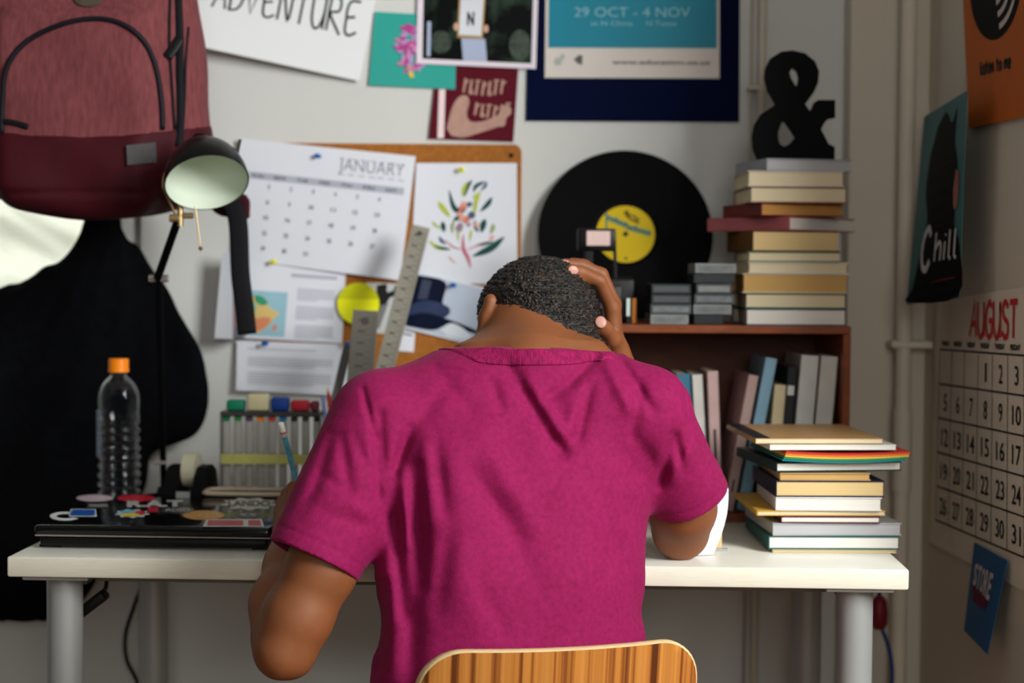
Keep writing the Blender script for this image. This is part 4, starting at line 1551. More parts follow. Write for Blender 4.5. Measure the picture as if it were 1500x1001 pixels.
# ================================================================== the lower stack on the desk
f = dsk(1222, 811)
DY = f.y
zc = DZ + .0002
PP = ppm(DY)
pile = [  # left px, right px, thickness px, cover, pages, spine, yaw, depth, bow, name, label
    (1131, 1315, 5, cov('buff_card', (190, 174, 128)), m_pg_cream, 'L', .5, .20, 0, 'notebook', 'thin buff notebook at the very bottom of the desk stack'),
    (1124, 1318, 19.5, cov('teal_board', (16, 88, 88)), m_pg_white, 'L', 1.0, .205, 0, 'book', 'white-paged book in teal covers near the bottom of the desk stack'),
    (1132, 1324, 18.5, cov('silver_board', (168, 168, 168), .3), m_pg_grey, 'L', 3, .20, 0, 'book', 'silver-grey book lying on the teal one in the desk stack'),
    (1142, 1289, 10.5, cov('wine_board', (84, 24, 40)), m_pg_white, 'L', 1, .19, 0, 'book', 'wine-red book with white pages above the silver-grey one'),
    (1105, 1296, 7.5, cov('mustard_card', (196, 152, 54)), m_pg_cream, 'L', 2, .19, 0, 'notebook', 'thin mustard notebook sticking out left in the desk stack'),
    (1137, 1293, 20, cov('white_board', (214, 212, 212)), m_pg_white, 'L', -.5, .19, 0, 'book', 'thick white book resting on the mustard notebook'),
    (1133, 1294, 24, cov('navy_board_book', (20, 26, 50)), m_pg_beige, 'L', 1.5, .19, 0, 'book', 'thick navy book with beige page edges in the desk stack'),
    (1140, 1274, 11, cov('tan_card', (176, 144, 96)), m_pg_tan, 'L', 1, .18, 0, 'book', 'small tan book under the large dark-green folder'),
    (1136, 1326, 14, cov('bottle_green', (18, 48, 44)), m_pg_white, 'L', 8, .205, .001, 'folder', 'large dark-green folder full of white paper in the desk stack'),
]
for (a_, b_, tp, cv, pg, sp, yaw, dep, bow, nm, lab_) in pile:
    t = tp / PP
    th = R(yaw)
    ext = (b_ - a_) / PP
    w = (ext - dep * 0 * math.sin(abs(th))) / math.cos(th)
    xm = at((a_ + b_) / 2, 740, DY).x - (dep / 2 * math.sin(th) if yaw > 2 else 0)
    hd = (w * abs(math.sin(th)) + dep * math.cos(th)) / 2
    book(nm, lab_, (xm, DY + min(hd, dep / 2 + .012), zc), w, dep, t, cv, pg, sp, th, bt=.0018, over=.002, group='stack of books and folders on the desk', cat=nm, bow=bow)
    zc += t + .0003 + bow
# rainbow set of card dividers
xm = at(1232, 670, DY).x
T = thing('divider_set', 'red, orange, yellow and teal card dividers near the top of the desk stack', 'card dividers', (xm, DY + .10, zc), R(5))
for k, (nm, col, dx) in enumerate((('teal', (0, 120, 124), -.012), ('green', (52, 128, 84), -.006), ('yellow', (222, 186, 66), 0), ('orange', (222, 120, 44), .002), ('red', (196, 52, 40), .004))):
    mb = MB()
    for i in range(13):
        for j in (0, 1):
            for kk in (0, 1):
                x = -.088 + .176 * i / 12
                mb.v.append((x + dx * .4, -.1 + .2 * j + dx * .3, .0026 * k + .0022 * kk + .0035 * (x / .088) ** 2 * (1 if x < 0 else .9)))
    for i in range(12):
        q = i * 4
        mb.f += [(q, q + 4, q + 6, q + 2), (q + 1, q + 3, q + 7, q + 5), (q, q + 1, q + 5, q + 4), (q + 2, q + 6, q + 7, q + 3)]
    mb.f += [(0, 2, 3, 1), (48, 49, 51, 50)]
    mb.m = [0] * len(mb.f)
    obj('divider', mb, mat('divider_' + nm, col, rough=.5), T)
zc += .0145
book('notepad', 'white notepad under the kraft notebook at the top of the desk stack', (at(1214, 660, DY).x, DY + .10, zc), 189 / PP, .195, 8 / PP, cov('pad_white', (214, 208, 196)), m_pg_white, 'L', R(4), .0008, .0005,
     group='stack of books and folders on the desk', cat='notepad', bow=.003)
zc += 8 / PP + .0012
kn = book('notebook', 'kraft-covered notebook topmost of the desk stack', (at(1195, 650, DY).x, DY + .115, zc), 190 / PP, .222, 8 / PP, cov('kraft', (176, 136, 88), .4), m_pg_cream, 'L', R(3), .0011, .0004,
     group='stack of books and folders on the desk', cat='notebook', bow=.0025)
obj('binding_strip', MB().box((-190 / PP / 2 + .011, 0, 8 / PP + .0026), (.021, .221, .0006)), mat('binding_black', (24, 24, 26), rough=.5), kn)

# ---- bent white sheet and small things by the elbow
a_, b_ = dsk(996, 817), dsk(1045, 814)
sh = Sheet(a_ + Vector((.012, .065, .125)), b_ + Vector((.028, .065, .085)), b_ + Vector((0, 0, .0015)), a_ + Vector((0, 0, .0015)), bulge=lambda u, v: .012 * math.sin(PI * v))
tag(sh.paper('paper_sheet', m_paper_cool), 'white sheet of paper bent upright on the desk behind the elbow', 'paper')
c = dsk(1052, 808)
tag(obj('small_block', MB().box((c.x, c.y + .022, DZ + .0195), (.012, .03, .036), bev=.0015), m_pg_beige, world=True), 'small cream block standing on the desk right of the bent paper', 'block')
mb = MB().box((c.x + .002, c.y + .004, DZ + .0018), (.024, .009, .0035), bev=.001)
tag(obj('metal_clip', mb, m_steel, world=True), 'flat metal clip lying on the desk before the cream block', 'clip')

# ================================================================== laptop with stickers
m_lap = mat('laptop_black', (5, 6, 7), rough=.12, var=.1, spec=.45)
m_lap_b = mat('laptop_black_base', (12, 12, 13), rough=.5, var=.1)
m_silver = mat('laptop_trim', (176, 166, 156), rough=.35, metal=.5)
fl = dsk(47, 806)
LW, LD = .333, .297
u = Vector((math.cos(DR), math.sin(DR), 0))
v = Vector((-math.sin(DR), math.cos(DR), 0))
lc = fl + u * (LW / 2) + v * (LD / 2 + .004)
lap = thing('laptop', 'closed black laptop covered in stickers on the left of the desk', 'laptop', (lc.x, lc.y, DZ), DR)
obj('base', MB().box((0, 0, .0115), (LW - .012, LD - .012, .015), bev=.006, seg=3), m_lap_b, lap, smooth=40)
obj('trim', MB().box((0, 0, .0195), (LW - .004, LD - .004, .0016), bev=.0006), m_silver, lap)
obj('foot', MB().box((-.15, -.12, .002), (.03, .012, .004)), MATS['black_plastic'], lap)
obj('foot', MB().box((.15, -.12, .002), (.03, .012, .004)), MATS['black_plastic'], lap)
obj('foot', MB().box((0, .12, .002), (.2, .012, .004)), MATS['black_plastic'], lap)
LT = .0345
lid = obj('lid', MB().box((0, 0, (LT + .0203) / 2), (LW, LD, LT - .0203), bev=.007, seg=4), m_lap, lap, smooth=40)
obj('hinge', MB().tube([(-.12, LD / 2 - .004, .022), (.12, LD / 2 - .004, .022)], .006, 14), m_lap_b, lap, smooth=True)
ZL = DZ + LT + .0004


def lidpt(px, py):
    return atz(px, py, ZL)


def sticker(shape, box, mats, extra=None):
    """a sticker on the lid from its outline in the photograph"""
    x0, y0, x1, y1 = box
    c0 = [lidpt(x0, y0), lidpt(x1, y0), lidpt(x1, y1), lidpt(x0, y1)]
    s = Sheet(*c0)
    mb = MB()
    if shape == 'oval':
        s.ellipse(mb, .5, .5, .5, .5, 0, 40)
    elif shape == 'ring':
        n = 36
        for i in range(n):
            a_, b_ = R(30 + 300 * i / n), R(30 + 300 * (i + 1) / n)
            s.poly(mb, [(.5 + .5 * math.cos(a_), .5 + .5 * math.sin(a_)), (.5 + .5 * math.cos(b_), .5 + .5 * math.sin(b_)),
                        (.5 + .28 * math.cos(b_), .5 + .24 * math.sin(b_)), (.5 + .28 * math.cos(a_), .5 + .24 * math.sin(a_))], 0)
    elif shape == 'rect':
        s.poly(mb, [(.06, 0), (.96, 0), (1, 1), (0, 1)], 0)
    elif shape == 'cloud':
        s.poly(mb, [(.5 + (.44 + .06 * math.sin(9 * a_)) * math.cos(a_), .5 + (.44 + .06 * math.sin(9 * a_)) * math.sin(a_)) for a_ in [2 * PI * i / 60 for i in range(60)]], 0)
    if extra:
        extra(s, mb)
    return obj('sticker', mb, mats, lid, world=True)


k_white = mat('sticker_white', (214, 216, 220), rough=.3)
k_red = mat('sticker_red', (196, 34, 54), rough=.3)
k_blue = mat('sticker_blue', (24, 88, 170), rough=.3)
k_cyan = mat('sticker_cyan', (100, 186, 214), rough=.3)
k_yel = mat('sticker_yellow', (236, 200, 60), rough=.3)
k_or = mat('sticker_orange', (206, 146, 62), rough=.3)
k_grey = mat('sticker_grey', (186, 186, 182), rough=.35, var=.25, scale=120)
k_dark = mat('sticker_dark', (58, 58, 60), rough=.3)
sticker('oval', (112, 725, 166, 735), [mat('sticker_blush', (206, 184, 194), rough=.3)])
sticker('oval', (172, 725, 227, 735), [k_red])
sticker('rect', (127, 738, 160, 744), [k_dark, k_grey], lambda s, mb: s.text(mb, 'zoom', .1, .2, .9, .85, .0003, mi=1))
sticker('ring', (73, 750, 118, 763), [k_white])
sticker('rect', (101, 746, 142, 757), [k_white, k_blue], lambda s, mb: s.poly(mb, [(.1, .1), (.92, .1), (.94, .9), (.06, .9)], .0003, 1))
sticker('cloud', (168, 746, 220, 759), [k_white, k_cyan, k_red, k_yel],
        lambda s, mb: (s.ellipse(mb, .38, .36, .24, .22, .0003, mi=1), s.ellipse(mb, .72, .45, .16, .24, .0004, mi=2), s.ellipse(mb, .45, .68, .26, .2, .0005, mi=3)))
sticker('none', (186, 733, 268, 743), [k_grey], lambda s, mb: s.text(mb, 'R.A.T', .0, .0, 1, 1, 0, bold=.05))
sticker('none', (208, 742, 284, 753), [k_dark, k_white, k_red],
        lambda s, mb: (s.ellipse(mb, .68, .5, .32, .48, 0, mi=0), s.poly(mb, [(.1, .1), (.30, .1), (.32, .8), (.12, .8)], .0003, 2), s.text(mb, 'ADIO', .44, .3, .92, .72, .0004, mi=1)))
sticker('oval', (268, 748, 329, 762), [k_or, mat('sticker_pale_gold', (222, 176, 104), rough=.3)], lambda s, mb: s.text(mb, '62', .36, .3, .64, .72, .0003, mi=1, bold=.03))
sticker('cloud', (322, 729, 408, 748), [k_grey, k_dark], lambda s, mb: s.text(mb, 'LANDO', .14, .26, .86, .72, .0004, mi=1, bold=.04))
sticker('oval', (345, 750, 382, 759), [k_dark, k_grey], lambda s, mb: s.text(mb, '~ ~', .2, .3, .8, .7, .0003, mi=1))
sticker('rect', (297, 761, 387, 772), [k_white, k_red, k_white],
        lambda s, mb: (s.poly(mb, [(.09, .15), (.66, .15), (.66, .85), (.07, .85)], .0003, 1), s.poly(mb, [(.74, .15), (.93, .15), (.95, .85), (.74, .85)], .0003, 1)))

# ================================================================== water bottle
m_pet = bpy.data.materials.new('clear_plastic')
m_pet.use_nodes = True
nt = m_pet.node_tree
nt.nodes.clear()
out = nt.nodes.new('ShaderNodeOutputMaterial')
mixs = nt.nodes.new('ShaderNodeMixShader')
fr = nt.nodes.new('ShaderNodeLayerWeight')
fr.inputs[0].default_value = .16
tr = nt.nodes.new('ShaderNodeBsdfTransparent')
tr.inputs[0].default_value = (.93, .95, .96, 1)
gl = nt.nodes.new('ShaderNodeBsdfGlossy')
gl.inputs[0].default_value = (.95, .97, 1, 1)
gl.inputs['Roughness'].default_value = .05
nn = nt.nodes.new('ShaderNodeTexNoise')
nn.inputs['Scale'].default_value = 70
bb = nt.nodes.new('ShaderNodeBump')
bb.inputs['Strength'].default_value = .08
bb.inputs['Distance'].default_value = .002
nt.links.new(nn.outputs['Fac'], bb.inputs['Height'])
nt.links.new(bb.outputs['Normal'], gl.inputs['Normal'])
nt.links.new(fr.outputs['Facing'], mixs.inputs[0])
nt.links.new(tr.outputs[0], mixs.inputs[1])
nt.links.new(gl.outputs[0], mixs.inputs[2])
nt.links.new(mixs.outputs[0], out.inputs[0])
BY = 2.672
c = at(174, 640, BY)
bz = DZ
top = at(174, 526, BY).z - DZ
bot = thing('water_bottle', 'clear ribbed plastic bottle with an orange cap behind the laptop', 'bottle', (c.x, BY, DZ), .3)
br = 31.5 / ppm(BY)
hb = top - .020
prof = [(.0, .004), (br * .6, .001), (br * .93, .004), (br, .012)]
z = .018
while z < hb - .078:
    prof += [(br, z), (br * .89, z + .0045), (br * .89, z + .006), (br, z + .0105)]
    z += .0145
z = hb - .075
z0, hd_ = hb - .046, .043
prof += [(br * .97, z0 - .016), (br, z0 - .006)] + [(max(.0125, br * math.sqrt(max(0, 1 - (t / 10) ** 2))), z0 + hd_ * t / 10) for t in range(0, 11)] + [(.0125, hb + .004)]
obj('bottle_body', MB().lathe(prof, (0, 0, 0), 44, cap=False), m_pet, bot, smooth=True)
obj('cap', MB().lathe([(.0, hb - .001), (.0165, hb - .001), (.0165, hb + .004), (.0158, hb + .005), (.0162, hb + .0185), (.0150, hb + .0205), (0, hb + .021)], (0, 0, 0), 36), mat('cap_orange', (240, 132, 14), rough=.35, var=.02), bot, smooth=40)
mb = MB()
n = 14
for j in range(2):
    for i in range(n + 1):
        a_ = R(150 + 62 * i / n)
        mb.v.append(((br + .0006) * math.cos(a_), (br + .0006) * math.sin(a_), hb - .135 + .072 * j))
for i in range(n):
    mb.f.append((i, i + 1, n + 2 + i, n + 1 + i))
mb.m = [0] * n
obj('label', mb, mat('bottle_label', (150, 166, 186), rough=.4, var=.5, scale=220), bot, smooth=True)

# ================================================================== desk lamp
m_lampk = mat('lamp_black', (4, 4, 5), rough=.3, var=.05, spec=.3)
m_arm_k = mat('lamp_arm_black', (4, 4, 5), rough=.6, var=.05, spec=.06)
m_brass = mat('lamp_brass', (190, 166, 120), rough=.3, metal=.8, var=.05)
m_chr = mat('lamp_chrome', (214, 206, 204), rough=.2, metal=.85)
m_lin = mat('lamp_white_inside', (214, 226, 208), rough=.5, var=.02)
LY_ = 2.53
base = at(240, 700, 2.738)
hub = at(233, 408, 2.60)
neck = at(268, 318, LY_)
lamp = thing('desk_lamp', 'black desk lamp with a white-lined dome shade, jointed arm and pull rod', 'lamp', (base.x, base.y, DZ), 0)
w2l = Vector((base.x, base.y, DZ))
obj('base', MB().lathe([(0, 0), (.034, 0), (.038, .004), (.038, .012), (.033, .018), (.012, .022), (.009, .032), (0, .032)], (0, 0, 0), 40), m_lampk, lamp, smooth=40)
obj('lower_arm', MB().tube([Vector((0, 0, .02)), hub - w2l], .0052, 12), m_arm_k, lamp, smooth=40)
obj('upper_arm', MB().tube([hub - w2l + Vector((0, -.012, 0)), neck - w2l + Vector((-.008, 0, -.006))], .0062, 12), m_arm_k, lamp, smooth=40)
h = hub - w2l
obj('joint_knob', MB().tube([h + Vector((-.014, -.006, 0)), h + Vector((-.004, -.006, 0))], .006, 14).tube([h + Vector((.004, -.006, 0)), h + Vector((.016, -.006, 0))], .006, 14), m_chr, lamp, smooth=40)
hk = at(231, 678, 2.70) - w2l
obj('clamp_knob', MB().tube([hk + Vector((-.006, 0, 0)), hk + Vector((.014, 0, 0))], .0035, 12), m_chr, lamp, smooth=40)
nk = neck - w2l
obj('neck_joint', MB().tube([nk + Vector((-.020, 0, -.002)), nk + Vector((-.006, 0, -.002))], .0062, 14).tube([nk + Vector((-.004, 0, .002)), nk + Vector((.016, 0, .002))], .0045, 14)
    .tube([nk + Vector((-.004, 0, -.014)), nk + Vector((-.004, 0, .02))], .005, 12), m_brass, lamp, smooth=40)
# shade: a dome opening toward the camera, down and slightly right
rim = at(303, 268, LY_ - .045)
ax = Vector((.23, -.58, -.79)).normalized()          # direction the shade opens to
rr = 61.5 / ppm(LY_ - .04)
q = ax.to_track_quat('Z', 'Y').to_matrix()
prof_o, prof_i = [], []
for i in range(17):
    a_ = PI / 2 * i / 16
    prof_o.append((rr * math.cos(a_), -rr * 1.2 * math.sin(a_)))
    prof_i.append(((rr - .002) * math.cos(a_), -(rr * 1.2 - .002) * math.sin(a_)))
shade = obj('lamp_shade', MB().lathe(prof_o[::-1], tuple(rim - w2l), 64, M=q, cap=False).lathe([(rr, 0), (rr - .001, .0008), (rr - .002, 0)], tuple(rim - w2l), 64, M=q, cap=False), m_lampk, lamp, smooth=60)
obj('shade_lining', MB().lathe(prof_i, tuple(rim - w2l), 64, M=q, cap=False), m_lin, shade, smooth=60)
ap = rim - w2l - ax * (rr * 1.2)
obj('shade_collar', MB().tube([ap + ax * .004, ap - ax * .014], .012, 20), m_lampk, shade, smooth=40)
# brass yoke round the back of the shade down to the neck
lv = Vector((-1, 0, 0))
lv = (lv - ax * lv.dot(ax)).normalized()
yk = [rim - w2l + lv * ((rr + .002) * math.cos(R(t))) - ax * ((rr + .002) * 1.2 * math.sin(R(t))) for t in range(4, 60, 5)]
obj('yoke', MB().tube([nk + Vector((-.010, 0, 0))] + yk, .0018, 8), m_brass, lamp, smooth=40)
pr0, pr1 = at(286, 312, LY_ - .03) - w2l, at(294, 364, LY_ - .03) - w2l
obj('pull_rod', MB().tube([pr0 + Vector((0, .0, .01)), pr1], .0013, 8).lathe([(0, -.0045), (.0042, 0), (0, .0045)], tuple(pr1), 14), m_brass, lamp, smooth=60)
ro = at(350, 216, LY_ - .02) - w2l
obj('vent_pin', MB().tube([ro + Vector((-.004, .0, -.016)), ro + Vector((.002, 0, .012))], .0024, 8), mat('lamp_bronze', (60, 56, 50), rough=.4, metal=.5), lamp, smooth=40)

# ================================================================== marker pens in a case, blocks on top
KY = 2.682
S = 1 / ppm(KY)
c = at(397, 716, KY)
case = thing('marker_case', 'clear plastic case holding a row of grey marker pens', 'case', (c.x, KY + .004, DZ), 0)
zt_ = at(397, 603, KY).z - DZ
zb_ = .0
wd = 148 * S
m_clear = m_pet
obj('tray', MB().box((0, .012, .0035), (wd, .05, .005), bev=.001).box((-wd / 2 + .001, .012, zt_ / 2), (.002, .05, zt_), bev=.0005).box((wd / 2 - .001, .012, zt_ / 2), (.002, .05, zt_), bev=.0005),
    mat('tray_plastic', (120, 120, 116), rough=.3), case)
obj('lid_bar', MB().box((0, .012, zt_ - .004), (wd, .05, .008), bev=.0015), mat('tray_dark_lid', (60, 58, 54), rough=.3), case)
zy = at(397, 672, KY).z - DZ
obj('yellow_band', MB().box((0, -.0137, zy), (wd - .004, .0012, 15 * S), bev=.0003), mat('band_yellow', (182, 180, 104), rough=.5, var=.15, scale=40), case)
caps = [('green', (20, 116, 70)), ('mid green', (30, 140, 60)), ('purple', (96, 60, 96)), ('orange', (200, 96, 50)), ('red', (196, 66, 44)), ('blue', (20, 128, 176)), ('charcoal', (52, 50, 48)), ('dark grey', (66, 64, 62)), ('black', (30, 30, 30))]
m_mk = mat('marker_grey', (150, 148, 140), rough=.45, var=.04)
words = ['leftmost', 'second', 'third', 'fourth', 'fifth', 'sixth', 'seventh', 'eighth', 'ninth']
for k, (nm, col) in enumerate(caps):
    px = 331.5 + 16.6 * k
    T = thing('marker_pen', 'grey marker pen with a %s end, %s from the left in the clear case' % (nm, words[k]) if k else 'grey marker pen with a green end, leftmost in the clear case', 'marker pen',
              (at(px, 660, KY).x, KY + .002, DZ + .0062), 0, 'marker pens in the clear case')
    hh = zt_ - .022
    obj('barrel', MB().box((0, 0, hh / 2), (10.5 * S, .012, hh), bev=.0022, seg=2), m_mk, T, smooth=40)
    obj('cap_end', MB().box((0, 0, hh + .0036), (10 * S, .0115, .007), bev=.0012), mat('cap_' + nm.replace(' ', '_'), col, rough=.4), T)
    obj('joint_line', MB().box((0, 0, hh * .63), (10.7 * S, .0123, .0012)), mat('marker_joint', (104, 102, 96), rough=.5), T)
zt_ += DZ + .0003
for (x0, x1, yt, nm, col, lab_) in ((331, 357, 587, 'green', (12, 118, 88), 'green block lying on the marker case, at its left end'), (361, 393, 578, 'cream', (198, 190, 150), 'cream block on the marker case between the green and blue ones'),
                                    (396, 422, 583, 'blue', (22, 60, 136), 'blue block on the marker case'), (425, 452, 587, 'red', (170, 38, 48), 'red block on the marker case'),
                                    (454, 466, 588, 'maroon', (110, 36, 48), 'narrow maroon block at the right end of the marker case')):
    hgt = max(.012, (at(400, yt, KY).z - zt_))
    mb = MB()
    mb.box((0, 0, hgt / 2), ((x1 - x0) * S, .026, hgt), bev=.004, seg=3)
    o = obj('block', mb, mat('block_' + nm, col, rough=.5), None, smooth=40, loc=(at((x0 + x1) / 2, 590, KY).x, KY + .014, zt_))
    tag(o, lab_, 'block', 'coloured blocks on the marker case')

# ---- pen holder with rulers and pencils
HY = 2.66
c = at(527, 700, HY)
hz_ = at(500, 603, HY).z - DZ
hold = tag(obj('pen_holder', MB().box((c.x, HY + .03, DZ + .003), (.085, .06, .005))
               .box((c.x - .0415, HY + .03, DZ + hz_ / 2 + .003), (.002, .06, hz_ - .006)).box((c.x + .0415, HY + .03, DZ + hz_ / 2 + .003), (.002, .06, hz_ - .006))
               .box((c.x, HY + .001, DZ + hz_ / 2 + .003), (.085, .002, hz_ - .006)).box((c.x, HY + .059, DZ + hz_ / 2 + .003), (.085, .002, hz_ - .006)), mat('holder_cream', (186, 178, 150), rough=.5), world=True),
           'cream box-shaped pen holder behind the left sleeve', 'pen holder')
m_rul = mat('ruler_grey', (136, 132, 120), rough=.4, var=.08, scale=40)


def ruler(p0, p1, w, th, m, label, hole=True, marks=True, round_end=False, name='ruler'):
    """a flat ruler from p0 (foot) to p1 (tip), its face to the front"""
    p0, p1 = Vector(p0), Vector(p1)
    L = (p1 - p0).length
    zax = (p1 - p0).normalized()
    xax = Vector((0, -1, 0)).cross(zax)
    xax = -xax.normalized() if xax.x < 0 else xax.normalized()
    yax = zax.cross(xax)
    M3 = Matrix((xax, yax, zax)).transposed()
    T = thing(name, label, 'ruler', p0, 0)
    mb = MB()
    mb.box((0, 0, L / 2), (w, th, L), bev=th * .3)
    mb.v = [tuple(M3 @ Vector(q)) for q in mb.v]
    obj('blade', mb, m, T)
    mk = MB()
    if marks:
        for k in range(int(L / .005)):
            z = L - .012 - .005 * k
            if z < .02:
                break
            l = w * (.42 if k % 2 == 0 else .22)
            mk.box((w / 2 - l / 2 - .001, -th / 2 - .0001, z), (l, .0003, .0009))
            if k % 4 == 1:
                mk.box((-w * .1, -th / 2 - .0001, z), (w * .3, .0003, .003))
    if hole:
        mk.lathe([(w * .16, -.0002), (w * .16, .0002)], (0, -th / 2 - .0001, L - w * .45), 18, M=Matrix.Rotation(PI / 2, 3, 'X'))
    mk.v = [tuple(M3 @ Vector(q)) for q in mk.v]
    obj('scale_marks', mk, mat('ruler_marks', (70, 68, 62), rough=.6), T)
    return T


ruler(at(538, 640, 2.695), at(617, 332, 2.83), 27 * 2.74 / F, .002, m_rul, 'long grey ruler leaning right against the cork board')
ruler(at(520, 640, 2.675), at(536, 455, 2.75), 38 * 2.72 / F, .0024, mat('ruler_dark_grey', (104, 100, 92), rough=.45, var=.08), 'broad dark-grey ruler with a hole, in front of the yellow note')
ruler(at(480, 632, 2.69), at(510, 505, 2.77), 13 * 2.7 / F, .0016, mat('ruler_slate', (96, 96, 94), rough=.4), 'slim slate ruler slanting before the lowest printed page', hole=False, marks=False)


def pencil(p_tip, p_end, r, m_body, label, tip_up=False, parts=True, group=None):
    p0, p1 = Vector(p_tip), Vector(p_end)
    ax_ = (p1 - p0)
    L = ax_.length
    Mq = ax_.normalized().to_track_quat('Z', 'Y').to_matrix()
    T = thing('pencil', label, 'pencil', p0, 0, group)
    g = lambda prof, n: MB().lathe(prof, (0, 0, 0), n, M=Mq)
    obj('shaft', g([(r * .55, .010), (r, .020), (r, L - (.02 if parts else 0))], 6), m_body, T)
    obj('point', g([(0, 0), (r * .25, .004), (r * .6, .0105)], 10), mat('pencil_wood', (206, 164, 110), rough=.7), T, smooth=True)
    if parts:
        obj('ferrule', g([(r * 1.02, L - .0205), (r * 1.06, L - .019), (r * .98, L - .017), (r * 1.06, L - .015), (r * 1.02, L - .0125)], 18), mat('ferrule_pale', (222, 214, 208), rough=.3, metal=.4), T, smooth=40)
        obj('ferrule_band', g([(r * 1.1, L - .0150), (r * 1.12, L - .0142), (r * 1.1, L - .0134)], 18), mat('ferrule_red', (190, 30, 50), rough=.4), T)
        obj('eraser', g([(r * .98, L - .0125), (r * .98, L - .0015), (r * .8, L), (0, L)], 18), mat('eraser_white', (226, 222, 212), rough=.7), T, smooth=40)
    return T


pencil(at(480, 566, 2.69), at(489, 660, 2.675), .0038, mat('pencil_red', (176, 60, 48), rough=.4), 'red pencil standing point up at the left of the pen holder', parts=False)
tag(obj('pen', MB().tube([at(473, 580, 2.682), at(482, 662, 2.67)], .0034, 10), mat('pen_lilac', (132, 146, 190), rough=.4), world=True, smooth=40), 'lilac pen standing beside the red pencil', 'pen')
tag(obj('pen', MB().tube([at(502, 578, 2.70), at(503, 662, 2.69)], .0065, 12), mat('pen_black', (18, 18, 20), rough=.3), world=True, smooth=40), 'thick black pen in the holder behind the left shoulder', 'pen')

# ---- tape dispenser
TY = 2.672
S = 1 / ppm(TY)
c = at(283, 724, TY)
tape = thing('tape_dispenser', 'black tape dispenser with a roll of pale tape beside the bottle', 'tape dispenser', (c.x - .002, TY, DZ), R(-6))
M_yz = Matrix(((0, 0, 1), (1, 0, 0), (0, 1, 0)))       # a profile in (y, z), extruded along x
side = [(-.05, 0), (.05, 0), (.05, .034), (.036, .066), (.015, .076), (-.012, .074), (-.03, .06), (-.05, .034)]
inner = [(-.05, 0), (.05, 0), (.05, .03), (.03, .036), (-.03, .036), (-.05, .028)]
mb = MB()
for x0, x1 in ((-.036, -.0125), (.0125, .030)):
    mb.prism(side, x0, x1, M=M_yz)
mb.prism(inner, -.0125, .0125, M=M_yz)
obj('body', mb, mat('dispenser_black', (8, 8, 9), rough=.5, spec=.12), tape)
obj('tape_roll', MB().lathe([(.012, -.0105), (.027, -.0105), (.027, .0105), (.012, .0105)], (0, .0, .068), 36, M=Matrix.Rotation(PI / 2, 3, 'Y')), mat('tape_cream', (190, 186, 160), rough=.35), tape, smooth=40)
obj('cutter', MB().box((0, -.048, .034), (.022, .002, .010)), m_steel, tape)

# ---- black zip case with beige edge, behind the laptop
a_ = at(300, 722, 2.60)
zc_ = thing('zip_case', 'black zip case with beige edging behind the laptop, before the marker pens', 'case', (a_.x + .078, 2.636, DZ), DR)
obj('case_body', MB().box((0, 0, .018), (.17, .064, .036), bev=.014, seg=4), mat('case_black', (15, 15, 16), rough=.5), zc_, smooth=40)
ring = [(x_ * .083 * 1.0, y_ * .0305, .0365 + .0015) for x_, y_ in [(math.copysign(abs(math.cos(t)) ** .35, math.cos(t)), math.copysign(abs(math.sin(t)) ** .35, math.sin(t))) for t in [2 * PI * i / 60 for i in range(61)]]]
obj('edging', MB().tube(ring, .0035, 8), mat('edging_beige', (190, 172, 150), rough=.6), zc_, smooth=True)

# ---- below the desk
pts = smooth_line([at(206, 862, 2.80), at(196, 890, 2.82), at(184, 930, 2.84), at(186, 968, 2.85), at(204, 1010, 2.86), at(214, 1100, 2.87)], 6)
tag(obj('power_cable', MB().tube(pts, .0035, 8), MATS['black_plastic'], world=True, smooth=True), 'black cable hanging below the left side of the desk', 'cable')
c = at(134, 886, 2.34)
mb = MB()
mb.box((0, 0, 0), (.052, .03, .016), bev=.005, rot=Matrix.Rotation(R(-38), 3, 'Y'), seg=3)
ad = tag(obj('power_adapter', mb, mat('adapter_black', (16, 16, 17), rough=.5), None, smooth=40, loc=c), 'black power adapter hung up under the left end of the desk', 'adapter')
obj('cord', MB().tube([(0.012, .0, .012), (.018, .01, .022), (.02, .02, (DZ - TH - c.z) - .001)], .003, 8), MATS['black_plastic'], ad, smooth=True)
py_ = 2.74
c = at(1288, 898, py_)
plug = tag(obj('plug', MB().lathe([(0, -.028), (.009, -.027), (.0135, -.018), (.0145, .0), (.012, .02), (.006, .028), (0, .029)], (0, 0, 0), 24), mat('plug_red', (110, 22, 34), rough=.45), None, smooth=True, loc=c),
           'dark red plug with a blue cord hanging behind the right front leg of the desk', 'plug')
obj('cord', MB().tube([Vector(q) - c for q in smooth_line([at(1292, 922, py_), at(1302, 950, py_), at(1307, 985, py_), at(1305, 1030, py_), at(1300, 1200, py_ + .06)], 5)], .0034, 8)
    .tube([(0, 0, .026), (-.002, .0, .05), (-.006, -.03, DZ - .0275 - c.z - .0005)], .0034, 8), mat('cord_blue', (24, 62, 120), rough=.5), plug, smooth=True)

# ================================================================== jacket and backpack on the hooks
def zpx(P):
    """pixel coordinates of an array of points"""
    q = (P - np.array([0, 0, CZ])) @ np.array(CAM_ROT)
    return 750 - q[:, 0] / q[:, 2] * F, 500.5 + q[:, 1] / q[:, 2] * F


JY = 2.872
jp = lambda x, y: V3(at(x, y, JY))
J = ppm(JY)


